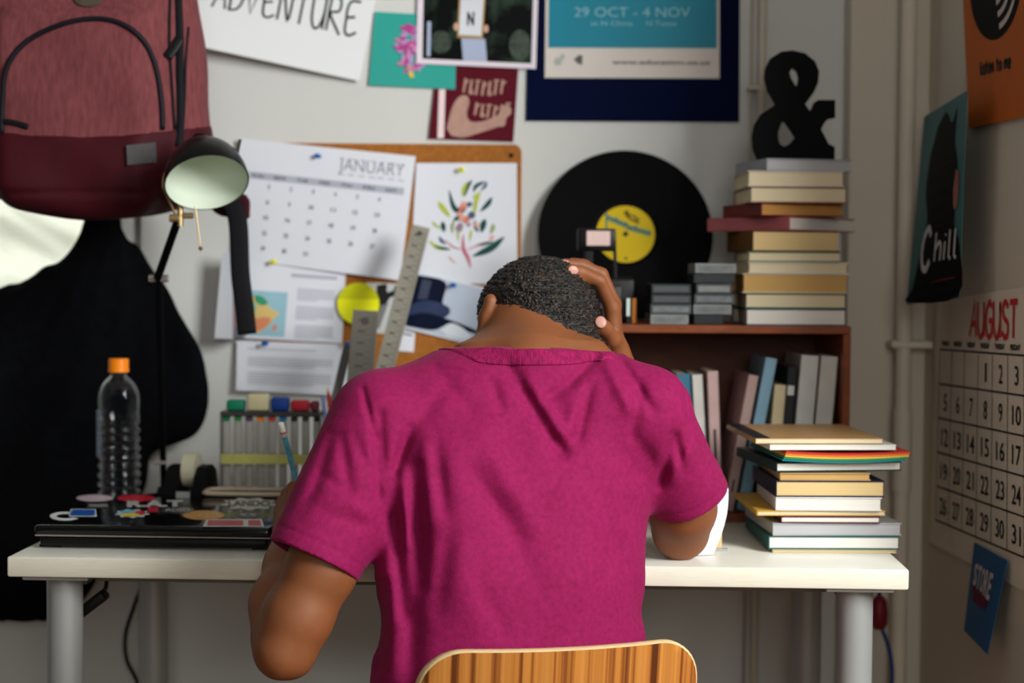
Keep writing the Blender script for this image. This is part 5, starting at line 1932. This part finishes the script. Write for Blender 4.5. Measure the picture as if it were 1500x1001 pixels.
def f_jacket(P):
    Q = P.copy()
    k = 2.6
    Q[:, 1] = JY + (P[:, 1] - JY) * k
    d = None
    for (x0, y0, r0, x1, y1, r1) in ((152, 60, 18, 148, 322, 20), (148, 330, 24, 150, 470, 95), (150, 470, 100, 60, 640, 110), (165, 400, 50, 222, 545, 78), (222, 545, 78, 238, 578, 72),
                                     (90, 450, 60, -60, 560, 110), (98, 610, 116, 100, 680, 112), (98, 690, 112, 44, 805, 110), (-60, 560, 110, -60, 805, 115), (150, 560, 90, 190, 590, 70)):
        e = sd_cap(Q, jp(x0, y0), jp(x1, y1), r0 / J, r1 / J)
        d = e if d is None else smin(d, e, .03)
    px, py = zpx(P)
    # long soft pleats falling from the collar
    a = (px - 165) / np.maximum(60, py - 240)
    d = d + .005 * np.sin(a * 15 + 1.1) * np.clip((py - 380) / 200, 0, 1) * 1.2
    d = d + .0025 * np.sin(a * 33 + .02 * py)
    return d / 1.6


m_jk = mat('jacket_black', (8, 9, 12), rough=.9, var=.25, scale=60, bump=.25, bscale=600, spec=.06)
ja = sdf_obj('jacket', f_jacket, (-1.10, 2.80, .52), (-.46, 2.925, 1.72), .006, m_jk, slack=3.0)
tag(ja, 'long black jacket hanging on the wall hook below the backpack', 'jacket')

BKY = 2.67
bc_ = V3(at(122, 60, BKY))
zb = at(140, 319, 2.64).z


def f_bag(P):
    c = V3((bc_[0], BKY, zb + .235))
    px, py = zpx(P)
    w = .188 + .030 * np.clip((c[2] + .06 - P[:, 2]) / .3, -1, 1)
    Q = P.copy()
    Q[:, 0] = c[0] + (P[:, 0] - c[0]) * .19 / w
    Q[:, 2] = P[:, 2] - 1.1 * (P[:, 0] - c[0] - .03) ** 2 * np.clip((c[2] + .05 - P[:, 2]) / .2, 0, 1)
    d = sd_rbox(Q, c, (.19, .078, .235), .072)
    # the front pocket swells out, with a seam round it
    pc = V3(at(112, 165, BKY - .06))
    Q2 = P.copy()
    Q2[:, 2] = Q[:, 2]
    e = sd_rbox(Q2, pc, (.132, .040, .165), .040)
    d = smin(d, e, .018)
    d = d + .003 * np.sin(P[:, 0] * 40 + 8 * P[:, 2]) * np.sin(P[:, 2] * 31)
    # crease above the bottom
    s = py - (282 + .012 * np.abs(px - 120))
    d = d + .004 * np.exp(-(s / 5) ** 2)
    return d * .9


m_bag = mat('backpack_melange', (116, 60, 63), rough=.85, var=.22, scale=170, stretch=(1, 1, .22), bump=.3, bscale=500, bdist=.001)
m_bagb = mat('backpack_base', (62, 5, 16), rough=.7, var=.12, scale=30, bump=.15, bscale=500, bdist=.001)
m_web = mat('webbing_black', (12, 13, 18), rough=.7, bump=.3, bscale=700, bdist=.001)
bag = thing('backpack', 'big dusty-red backpack with dark red base hanging on the hook at the left', 'backpack', (bc_[0], BKY, zb), 0)
lo_, hi_ = (bc_[0] - .27, BKY - .15, zb - .03), (bc_[0] + .27, BKY + .12, zb + .52)
sdf_obj('body', f_bag, lo_, hi_, .005, m_bag, bag)


def f_bagbase(P):
    px, py = zpx(P)
    cut = 200 - 11 * (np.abs(px - 115) / 150) ** 1.6
    return np.maximum(f_bag(P) - .0016, -(py - cut) / 925.)


sdf_obj('base_panel', f_bagbase, lo_, (hi_[0], hi_[1], zb + .16), .004, m_bagb, bag)


def onbag(pts, off=-.001, n=6):
    out = []
    for x, y in smooth_line(pts, n):
        p = hit(f_bag, x, y, 2.3, 2.9)
        out.append(p + grad(f_bag, p) * -off)
    return out


obj('pocket_zipper', MB().tube(onbag([(3, 196), (4, 150), (10, 100), (38, 62), (90, 36), (140, 28), (180, 36), (210, 60), (228, 100), (236, 150), (238, 190)]), .0042, 8), mat('zipper_navy', (16, 16, 26), rough=.6), bag, world=True, smooth=True)
obj('zipper_pull', MB().tube(onbag([(2, 178), (20, 180), (42, 186)], -.002), .0035, 8, flat=(.0045, .002)), m_web, bag, world=True, smooth=True)
obj('side_strap', MB().tube(onbag([(259, -6), (262, 60), (262, 120), (263, 180), (260, 215)], -.002), .004, 8, flat=(.007, .002), up=(1, 0, 0)), m_web, bag, world=True, smooth=True)
obj('strap_buckle', MB().tube(onbag([(262, 56), (254, 70), (244, 84)], -.003), .004, 8, flat=(.009, .003), up=(1, 0, 0)), MATS['black_plastic'], bag, world=True, smooth=True)
obj('piping', MB().tube(onbag([(249, -6), (248, 60), (252, 130), (256, 190)], 0), .0025, 8), m_web, bag, world=True, smooth=True)
obj('piping', MB().tube(onbag([(276, 40), (272, 90), (270, 150), (268, 186)], 0), .0022, 8), m_web, bag, world=True, smooth=True)
lb = [onbag([(x, y)] * 1, -.0022) if False else hit(f_bag, x, y, 2.3, 2.9) for x, y in ((187, 214), (225, 208), (226, 238), (188, 243))]
lbs = Sheet(*[Vector(p) + grad(f_bag, p) * .0085 for p in lb])
mb = MB()
lbs.grid(mb, 0, 0, 1, 1, 0, 3, 3)
obj('label_patch', mb, mat('label_grey', (70, 66, 68), rough=.6, var=.12, scale=90), bag, world=True)
pt = []
for i in range(24):
    a_ = 2 * PI * i / 24
    pt.append((130 + 21 * math.cos(a_), -2 + 12 * math.sin(a_)))
pp = [hit(f_bag, x, y, 2.3, 2.9) + Vector((0, -.004, 0)) for x, y in pt]
mb = MB()
mb.v = [tuple(p) for p in pp]
mb.f = [tuple(range(24))[::-1]]
mb.m = [0]
obj('oval_patch', mb, mat('patch_olive', (78, 70, 58), rough=.7), bag, world=True)
mb = MB()
mb.tube(smooth_line([at(296, 210, 2.73), at(318, 262, 2.72), at(340, 300, 2.70), at(349, 330, 2.695), at(352, 400, 2.695), at(358, 450, 2.695), at(362, 490, 2.695)], 6), .004, 10, flat=(.0155, .0018), up=(1, 0, 0))
obj('shoulder_webbing', mb, m_web, bag, world=True, smooth=True)
mb = MB()
mb.tube(smooth_line([at(286, 200, 2.745), at(306, 262, 2.745), at(326, 298, 2.735), at(350, 300, 2.73), at(352, 322, 2.715)], 6), .012, 12, flat=(.020, .007), up=(.6, 0, .8))
obj('shoulder_pad', mb, mat('pad_dark_red', (60, 14, 24), rough=.8), bag, world=True, smooth=True)
HZ = 1.70
obj('haul_loop', MB().tube(smooth_line([Vector((bc_[0] - .03, BKY + .05, zb + .455)), Vector((bc_[0] - .025, 2.80, zb + .49)), Vector((bc_[0], 2.858, HZ - .012)), Vector((bc_[0] + .025, 2.80, zb + .49)), Vector((bc_[0] + .03, BKY + .05, zb + .455))], 6), .005, 8),
    m_web, bag, world=True, smooth=True)
rail = tag(obj('hook_rail', MB().box((bc_[0] + .02, YW - .009, HZ), (.42, .018, .06), bev=.003), mat('rail_wood', (130, 92, 60), rough=.5, var=.2), world=True), 'wooden hook rail above the window carrying the backpack and jacket', 'hook rail')
for dx in (-.02, .06):
    obj('hook', MB().tube([Vector((bc_[0] + dx, YW - .018, HZ + .01)), Vector((bc_[0] + dx, 2.87, HZ - .012)), Vector((bc_[0] + dx, 2.845, HZ - .008)), Vector((bc_[0] + dx, 2.838, HZ + .012))], .004, 10), m_steel, rail, world=True, smooth=True)

# ================================================================== the person
A_ = lambda x, y, d: V3(at(x, y, d))
person = thing('person', 'person in a crimson t-shirt bent over the desk, hand on head, holding a pencil', 'person', (.01, 2.13, 0), 0)

# ---- head frame
Hu = Vector((.26, .72, .64)).normalized()
Hr = (Vector((1, 0, 0)) - Hu * Hu.x).normalized()
Hr = (Hr + Vector((0, -.06, 0))).normalized()
Hr = (Hr - Hu * Hr.dot(Hu)).normalized()
Hf = Hu.cross(Hr).normalized()        # towards the face
if Hf.z > 0:
    Hf = -Hf
HM = np.array([list(Hr), list(Hf), list(Hu)]).T
HC = A_(789, 483, 2.305)
hp = lambda r, f, u: HC + HM @ np.array((r, f, u))


def f_head(P):
    d = sd_ell(P, HC, (.0775, .094, .088), HM)
    d = smin(d, sd_ell(P, hp(0, -.035, .0), (.070, .060, .066), HM), .02)           # back of the skull
    d = smin(d, sd_ell(P, hp(0, .040, -.050), (.058, .052, .072), HM), .03)       # face and jaw
    d = smin(d, sd_cap(P, hp(0, .066, -.104), hp(0, .062, -.108), .019, .019), .02)  # chin
    d = smin(d, sd_cap(P, hp(0, .090, -.010), hp(0, .108, -.046), .008, .013), .010)  # nose
    d = smin(d, sd_cap(P, hp(-.04, .083, .006), hp(.04, .083, .006), .010, .010), .012)  # brow
    for s in (-1, 1):
        d = smax(d, -sd_ell(P, hp(.031 * s, .096, -.012), (.017, .012, .011), HM), .008)  # eye sockets
        d = smin(d, sd_ell(P, hp(.031 * s, .083, -.013), (.013, .010, .010), HM), .004)    # lids
    d = smin(d, sd_cap(P, hp(-.017, .091, -.073), hp(.017, .091, -.073), .0055, .0055), .006)  # lips
    d = smin(d, sd_cap(P, hp(-.014, .089, -.083), hp(.014, .089, -.083), .006, .006), .006)
    return d


def ear(P, s):
    if s < 0:
        c = A_(714, 466, EARD - .004)
        t0, t1 = A_(719, 440, EARD - .010), A_(706, 490, EARD - .014)
    else:
        c = hp(.080, .004, -.022)
        t0, t1 = hp(.084, .006, .006), hp(.077, .012, -.050)
    d = sd_cap(P, t0, t1, .0088, .0062)
    d = smin(d, sd_cap(P, t0 + V3((0, .014, -.002)), t1 + V3((0, .008, .004)), .009, .006), .01)
    d = smin(d, sd_cap(P, c, c + HM @ np.array((-.012 * s, .008, 0)), .012, .012), .008)
    return d


NECK0, NECK1 = A_(784, 486, 2.275), A_(778, 552, 2.180)


def f_neck(P):
    d = sd_cap(P, NECK0, NECK1, .055, .064)
    d = smin(d, sd_cap(P, A_(760, 492, 2.265), A_(708, 545, 2.195), .036, .040), .03)
    return smin(d, sd_cap(P, A_(806, 492, 2.265), A_(858, 545, 2.195), .036, .040), .03)


def f_hn(P):
    return smin(f_head(P), f_neck(P), .03)


def hairline(P):
    p0 = V3(HL0)
    n = np.array((.45, .55, .70))
    n /= np.linalg.norm(n)
    return (P - p0) @ n


# ---- limbs
L_sh, L_mid, L_el = A_(562, 640, 2.13), A_(471, 832, 2.062), A_(416, 950, 2.045)
R_sh, R_mid, R_el = A_(944, 620, 2.17), A_(1000, 745, 2.235), A_(997, 779, 2.262)
R_wr = A_(899, 522, 2.318)
L_wr = A_(428, 776, 2.228)


EARD = hit(f_head, 716, 462, 2.0, 2.6).y


def hand_left(P):
    """writing hand: palm, five fingers closed round the pencil"""
    q = lambda x, y, d: A_(x + 1, y, d)
    mcp = [q(430, 716, 2.274), q(422, 724, 2.290), q(415, 736, 2.302), q(410, 750, 2.310)]
    w = [q(427, 775, 2.225), q(424, 776, 2.230), q(420, 778, 2.236), q(418, 780, 2.240)]
    d = None
    for a, b in zip(w, mcp):
        e = sd_cap(P, a, b, .0125, .0100)
        d = e if d is None else smin(d, e, .012)
    fing = [([mcp[0], q(446, 722, 2.312), q(452, 746, 2.326), q(451, 763, 2.322)], (.0100, .0088, .0078, .0066)),
            ([mcp[1], q(438, 732, 2.330), q(447, 757, 2.336), q(448, 772, 2.326)], (.0100, .0090, .0080, .0068)),
            ([mcp[2], q(428, 748, 2.338), q(440, 771, 2.338), q(444, 782, 2.322)], (.0096, .0086, .0076, .0066)),
            ([mcp[3], q(420, 765, 2.334), q(430, 784, 2.330), q(438, 789, 2.312)], (.0088, .0076, .0068, .0060)),
            ([q(436, 768, 2.240), q(444, 746, 2.262), q(449, 742, 2.294), q(451, 757, 2.313)], (.0135, .0110, .0092, .0074))]
    for pts, rs in fing:
        d = smin(d, sd_chain(P, pts, rs, .003), .005)
    return d


R_MCP = [A_(897, 452, 2.300), A_(899, 446, 2.322), A_(897, 448, 2.343), A_(893, 456, 2.362)]
R_F = [([R_MCP[0], A_(879, 412, 2.284), A_(853, 399, 2.270), A_(838, 394, 2.262)], (.0104, .0092, .0080, .0070)),
       ([R_MCP[1], A_(881, 402, 2.318), A_(850, 388, 2.312), A_(828, 386, 2.306)], (.0104, .0094, .0080, .0068)),
       ([R_MCP[2], A_(882, 404, 2.350), A_(856, 388, 2.352), A_(838, 384, 2.350)], (.0100, .0090, .0078, .0066)),
       ([R_MCP[3], A_(883, 418, 2.376), A_(866, 402, 2.380), A_(852, 395, 2.380)], (.0090, .0078, .0068, .0060))]
R_T = ([A_(900, 512, 2.302), A_(897, 497, 2.276), A_(887, 482, 2.256), A_(880, 474, 2.246)], (.0150, .0118, .0100, .0092))


def hand_right(P):
    d = None
    for k, m_ in enumerate(R_MCP):
        e = sd_cap(P, R_wr + V3((0, .008 * (k - 1), 0)), m_, .0130, .0105)
        d = e if d is None else smin(d, e, .012)
    for pts, rs in R_F:
        d = smin(d, sd_chain(P, pts, rs, .003), .005)
    d = smin(d, sd_chain(P, R_T[0], R_T[1], .004), .010)
    return d


TZ = [.42, .50, .63, .75, .86, .93, .985, 1.03]
TCX = [.001, .001, -.001, .0005, .006, .010, .008, .012]
TYC = [2.135, 2.13, 2.12, 2.13, 2.158, 2.178, 2.188, 2.20]
TA = [.178, .178, .181, .178, .184, .187, .168, .10]
TB = [.115, .115, .115, .113, .112, .102, .086, .05]


def torso(P, inset=0.0):
    z = P[:, 2]
    cx, yc, a, b = (np.interp(z, TZ, t) for t in (TCX, TYC, TA, TB))
    tw = R(19) * np.clip((1.0 - z) / .1, 0, 1)
    dx, dy = P[:, 0] - cx, P[:, 1] - yc
    X, Y = dx * np.cos(tw) + dy * np.sin(tw), dy * np.cos(tw) - dx * np.sin(tw)
    a, b = a - inset, b - inset
    q = (np.abs(X / a) ** 2.15 + np.abs(Y / b) ** 2.15) ** (1 / 2.15)
    d = (q - 1) * np.minimum(a, b) * .92
    d = np.maximum(d, z - 1.03)
    d = np.maximum(d, .42 - z)
    return d


HL0 = hit(f_hn, 803, 471, 2.0, 2.6)


def f_body(P):
    d = f_hn(P)
    d = smin(d, np.minimum(ear(P, -1), ear(P, 1)), .004)
    d = smin(d, torso(P, .026), .03)
    d = smin(d, sd_cap(P, A_(715, 579, 2.18), A_(570, 625, 2.145), .038, .042), .03)
    d = smin(d, sd_cap(P, A_(850, 579, 2.18), A_(935, 609, 2.17), .038, .040), .03)
    # left arm
    d = smin(d, sd_chain(P, [L_sh, L_mid, A_(436, 905, 2.050), L_el], (.050, .0420, .0405, .0375), .02), .03)
    d = smin(d, sd_cap(P, L_el + V3((-.001, -.010, -.004)), L_el + V3((.012, -.006, -.008)), .026, .022), .02)
    d2 = sd_chain(P, [A_(410, 934, 2.060), A_(414, 885, 2.098), A_(426, 830, 2.160), L_wr], (.0365, .0385, .0320, .0235), .02)
    d = smin(d, d2, .007)
    d = smin(d, hand_left(P), .016)
    # right arm
    d = smin(d, sd_chain(P, [R_sh, A_(990, 690, 2.205), R_mid, R_el], (.048, .044, .042, .037), .02), .03)
    d = smin(d, sd_chain(P, [R_el, A_(985, 720, 2.29), A_(940, 620, 2.312), R_wr], (.036, .040, .033, .0225), .02), .012)
    d = smin(d, hand_right(P), .016)
    # legs under the desk
    for s in (-1, 1):
        hx_ = .005 + .085 * s
        d = smin(d, sd_chain(P, [V3((hx_, 2.16, .52)), V3((hx_ + .03 * s, 2.52, .51)), V3((hx_ + .03 * s, 2.50, .10))], (.070, .050, .034), .02), .03)
        d = smin(d, sd_cap(P, V3((hx_ + .03 * s, 2.485, .055)), V3((hx_ + .04 * s, 2.64, .035)), .030, .024), .02)
    return d


m_skin = mat('skin', (130, 76, 42), rough=.55, var=.10, scale=26, bump=.10, bscale=900, bdist=.0006, sss=.06, spec=.42)
body = sdf_obj('body', f_body, (-.36, 1.95, .0), (.33, 2.70, 1.17), .003, m_skin, person)

# ---- hair
def wav(P, w, s):
    k = 2 * PI / w
    return np.sin(P[:, 0] * k + 1.7 * np.sin(P[:, 2] * k * .7 + s)) * np.sin(P[:, 1] * k * .9 + 1.3 * np.sin(P[:, 0] * k * .6 + 2 * s)) + np.sin(P[:, 2] * k + 1.5 * np.sin(P[:, 1] * k * .8 + s))


def f_hair(P):
    g = hairline(P)
    base = f_hn(P)
    t = np.clip(g / .030, 0, 1)
    t = t * t * (3 - 2 * t)
    d = base - (.0078 * t - .0012)
    d = d - (.0010 * wav(P, .0085, .4) + .0008 * wav(P, .0056, 2.1)) * np.clip(g / .015, .1, 1)
    face = (P - HC) @ HM          # keep the face bare
    bare = np.maximum(face[:, 1] - .074, -(face[:, 2] - .036))
    side = np.maximum(face[:, 1] - .020, -(face[:, 2] + .035))
    return np.maximum(d, np.minimum(np.maximum(face[:, 1] - .070 + .0 * bare, .040 - face[:, 2] - 0.0), .02 + 0 * d)) if False else np.maximum(d, -np.maximum(-(face[:, 1] - .058), face[:, 2] - .045) * .8)


m_hair = mat('hair', (15, 12, 10), rough=.42, var=.5, scale=170, col2=(96, 70, 46), contrast=(.52, .86), bump=1.0, bscale=330, bdist=.003, spec=.5)
sdf_obj('hair', f_hair, tuple(HC - .115), tuple(HC + .115), .0013, m_hair, person, relax=0)

# ---- fingernails
m_nail = mat('nail', (198, 146, 132), rough=.35, var=.04)


def nail(p, n, along, rw, rl):
    n, along = Vector(n).normalized(), Vector(along)
    al = (along - n * along.dot(n)).normalized()
    w = n.cross(al)
    mb = MB()
    M = Matrix((w * rw, al * rl, n * rw * .24)).transposed()
    mb.lathe([(0, -.2), (.7, -.15), (1, 0), (.8, .55), (.45, .85), (0, 1)], tuple(p), 20, M=M, cap=False)
    obj('fingernail', mb, m_nail, person, world=True, smooth=True)


for (px, py, al, rw, rl) in ((840, 396, R_F[0][0][3] - R_F[0][0][2], .0062, .0080), (826, 384, R_F[1][0][3] - R_F[1][0][2], .0052, .0080), (880, 472, V3((-.3, 0, 1)), .0080, .0088)):
    p = hit(f_body, px, py, 2.0, 2.6)
    nail(p - grad(f_body, p) * .0008, grad(f_body, p), Vector(al), rw, rl)

# ---- t-shirt
HEM_L = (A_(461, 822, 2.060), (A_(461, 822, 2.060) - A_(568, 612, 2.12)))
HEM_R = (A_(1010, 727, 2.222), (A_(1012, 745, 2.232) - A_(965, 610, 2.165)))
hl, hr = HEM_L[1] / np.linalg.norm(HEM_L[1]), HEM_R[1] / np.linalg.norm(HEM_R[1])
FOLDS = [  # x0, y0, x1, y1, width px, depth mm (positive: valley)
    (748, 540, 806, 640, 11, 3.4), (806, 640, 826, 668, 11, 3.0), (905, 523, 955, 600, 8, 3.0), (872, 525, 836, 560, 9, 3.4), (836, 560, 800, 585, 10, 3.2),
    (865, 568, 846, 640, 9, 2.5), (846, 640, 812, 668, 10, 2.5), (578, 692, 600, 630, 9, 3.6), (486, 640, 462, 712, 9, 1.8), (540, 690, 520, 640, 8, 1.6), (700, 700, 790, 860, 18, 1.3), (820, 700, 780, 760, 14, 1.3), (900, 800, 840, 930, 18, 1.2), (940, 560, 925, 640, 9, 1.6), (660, 560, 610, 620, 12, 1.4), (562, 700, 556, 605, 8, 3.0), (690, 690, 760, 790, 15, 2.4),
    (640, 660, 652, 750, 11, 2.2), (660, 770, 640, 890, 15, 2.2), (531, 570, 549, 640, 5, 2.4), (549, 640, 554, 730, 6, 3.0), (480, 700, 522, 735, 9, 2.0),
    (470, 752, 532, 772, 10, 2.2), (500, 640, 512, 720, 9, 2.2), (436, 760, 470, 700, 9, 1.6), (1000, 690, 990, 640, 8, 3.0), 
    (966, 712, 986, 640, 8, 3.0), (930, 640, 972, 700, 12, 2.0), (880, 730, 935, 900, 16, 1.8), (700, 850, 740, 930, 14, 1.4), (1000, 560, 1012, 640, 5, 1.2),
    (612, 720, 618, 860, 12, 2.4), (580, 760, 590, 900, 12, 3.0), (560, 860, 556, 980, 12, 3.0), (720, 560, 735, 600, 8, 2.0), (640, 545, 690, 600, 12, 1.6),
    (616, 690, 600, 1040, 18, 3.5), (762, 580, 762, 900, 36, 2.2), (880, 620, 890, 700, 55, -3.4), (650, 610, 655, 700, 50, -3.0), (660, 780, 690, 900, 34, -2.5), (860, 780, 850, 900, 40, -2.0),
    (775, 560, 832, 650, 10, -3.0), (888, 530, 922, 600, 10, -3.0), (705, 640, 785, 770, 15, -2.2), (622, 640, 628, 760, 12, -2.2), (590, 690, 598, 800, 9, -2.0),
    (500, 720, 535, 752, 9, -2.0), (985, 700, 1012, 660, 9, -3.0), (840, 590, 835, 640, 10, -2.0), (650, 530, 720, 545, 10, -1.5)]


def seg2(px, py, f):
    x0, y0, x1, y1, w, h = f
    dx, dy = x1 - x0, y1 - y0
    t = np.clip(((px - x0) * dx + (py - y0) * dy) / (dx * dx + dy * dy), 0, 1)
    r = np.hypot(px - x0 - t * dx, py - y0 - t * dy)
    return h * .0024 * np.exp(-(r / w) ** 2) * (.35 + .65 * np.sin(PI * (.12 + .76 * t)))


def collar_z(P):
    return 1.0345 - .10 * (P[:, 1] - 2.12) + .0022 * np.sin(P[:, 0] * 38 + .6) - .02 * P[:, 0]


def f_shirt(P):
    d = torso(P)
    d = smin(d, sd_cap(P, A_(700, 577, 2.172), A_(562, 613, 2.135), .0555, .060), .035)
    d = smin(d, sd_cap(P, A_(850, 577, 2.172), A_(942, 597, 2.162), .0555, .056), .035)
    d = np.maximum(d, .49 - P[:, 2])
    # sleeves
    sl = sd_cap(P, A_(556, 622, 2.128), HEM_L[0] + hl * .03, .066, .0600)
    sl0 = sl
    sl = np.maximum(sl, (P - HEM_L[0]) @ hl)
    sr = sd_cap(P, A_(948, 612, 2.165), HEM_R[0] + hr * .03, .058, .0520)
    sr = smin(sr, sd_cap(P, A_(1012, 712, 2.215), A_(1016, 722, 2.222), .034, .034), .03)
    sr0 = sr
    sr = np.maximum(sr, (P - HEM_R[0]) @ hr)
    # stitched hem lines
    sl = sl + .0012 * np.exp(-((((P - HEM_L[0]) @ hl) + .017) / .0016) ** 2)
    sr = sr + .0012 * np.exp(-((((P - HEM_R[0]) @ hr) + .015) / .0016) ** 2)
    d = smin(d, sl, .018)
    d = smin(d, sr, .018)
    # open cuffs (hollow inside the hems)
    d = np.maximum(d, -np.maximum(sl0 + .009, -((P - HEM_L[0]) @ hl) - .04))
    d = np.maximum(d, -np.maximum(sr0 + .0085, -((P - HEM_R[0]) @ hr) - .03))
    # the cloth runs up round the neck to the collar
    zc_ = collar_z(P)
    d = np.maximum(d, np.minimum(P[:, 2] - zc_ + .004, f_neck(P) + .2))
    d = smin(d, np.maximum(f_neck(P) - .0085, P[:, 2] - zc_ + .006), .022)
    d = np.maximum(d, -np.maximum(f_neck(P) - .003, zc_ - .02 - P[:, 2]))
    px, py = zpx(P)
    back = np.clip((2.19 - P[:, 1]) / .03 + .5, .0, 1)
    # folds fade out in the thin cloth of the hems
    e1 = 1 - np.clip((.010 - sl0) / .010, 0, 1) * (1 - np.clip((-((P - HEM_L[0]) @ hl) - .035) / .03, .3, 1))
    e2 = 1 - np.clip((.010 - sr0) / .010, 0, 1) * (1 - np.clip((-((P - HEM_R[0]) @ hr) - .030) / .03, .3, 1))
    back = back * e1 * e2
    for f in FOLDS:
        d = d + seg2(px, py, f) * back
    d = d + .0012 * np.sin(px * .037 + 2 * np.sin(py * .021)) * np.sin(py * .028 + 1.5 * np.sin(px * .017))
    return d


m_shirt = mat('crimson_jersey', (132, 12, 70), rough=.82, var=.07, scale=150, detail=6, bump=.5, bscale=620, bdist=.0012, sheen=.12, col2=(148, 20, 84), contrast=(.25, .75))
shirt = sdf_obj('t_shirt', f_shirt, (-.38, 1.98, .47), (.35, 2.36, 1.07), .0026, m_shirt, person)
m_rib = mat('crimson_rib', (138, 16, 74), rough=.85, var=.35, scale=260, stretch=(1, 1, .05), sheen=.3)


def f_collar(P):
    zc_ = collar_z(P)
    rib = .0005 * np.sin(np.arctan2(P[:, 0] - NECK1[0], 2.22 - P[:, 1]) * 190)
    lowr = zc_ - .026 + .013 * np.clip(np.abs(P[:, 0] - .018) / .085, 0, 1) ** 2
    d = np.abs(f_shirt(P) + rib) - .0026
    d = np.maximum(d, f_neck(P) - .026)
    return smax(smax(d, P[:, 2] - zc_ - .001, .002), lowr - P[:, 2], .002)


sdf_obj('collar', f_collar, (-.11, 2.08, .99), (.13, 2.36, 1.05), .0016, m_rib, shirt, relax=0)

# ---- trousers and shoes
def f_trousers(P):
    z = P[:, 2]
    d = sd_ell(P, (.005, 2.135, .53), (.178, .125, .10))
    for s in (-1, 1):
        hx_ = .005 + .085 * s
        d = smin(d, sd_chain(P, [V3((hx_, 2.16, .525)), V3((hx_ + .03 * s, 2.52, .515)), V3((hx_ + .03 * s, 2.505, .10))], (.080, .062, .052), .02), .03)
    return np.maximum(np.maximum(d, .075 - z), .452 - z + 3.0 * np.maximum(0, P[:, 1] - 2.42))


sdf_obj('trousers', f_trousers, (-.26, 1.97, .05), (.27, 2.63, .66), .006, mat('trousers_charcoal', (26, 26, 30), rough=.85, var=.2, scale=50, bump=.2, bscale=500), person)
for s in (-1, 1):
    hx_ = .005 + .085 * s
    def f_shoe(P, hx_=hx_, s=s):
        d = smin(sd_cap(P, V3((hx_ + .03 * s, 2.475, .045)), V3((hx_ + .04 * s, 2.665, .030)), .042, .036), sd_cap(P, V3((hx_ + .03 * s, 2.485, .05)), V3((hx_ + .03 * s, 2.485, .09)), .040, .044), .02)
        return np.maximum(d, .001 - P[:, 2])
    sdf_obj('shoe', f_shoe, (hx_ - .09, 2.40, -.008), (hx_ + .11, 2.73, .15), .005, mat('shoe_black', (20, 20, 22), rough=.5), person)

# ---- pencil in the writing hand
p_end = at(411, 620, 2.262)
p_mid = at(433, 700, 2.292)
dr = (p_mid - p_end).normalized()
p_tip = p_end + dr * ((p_end.z - DZ - .0008) / -dr.z)
pencil(p_tip, p_end, .0041, mat('pencil_turquoise', (64, 148, 172), rough=.4, var=.25, scale=160, stretch=(1, 1, .5), col2=(120, 190, 206)), 'turquoise pencil with white eraser held in the writing hand')
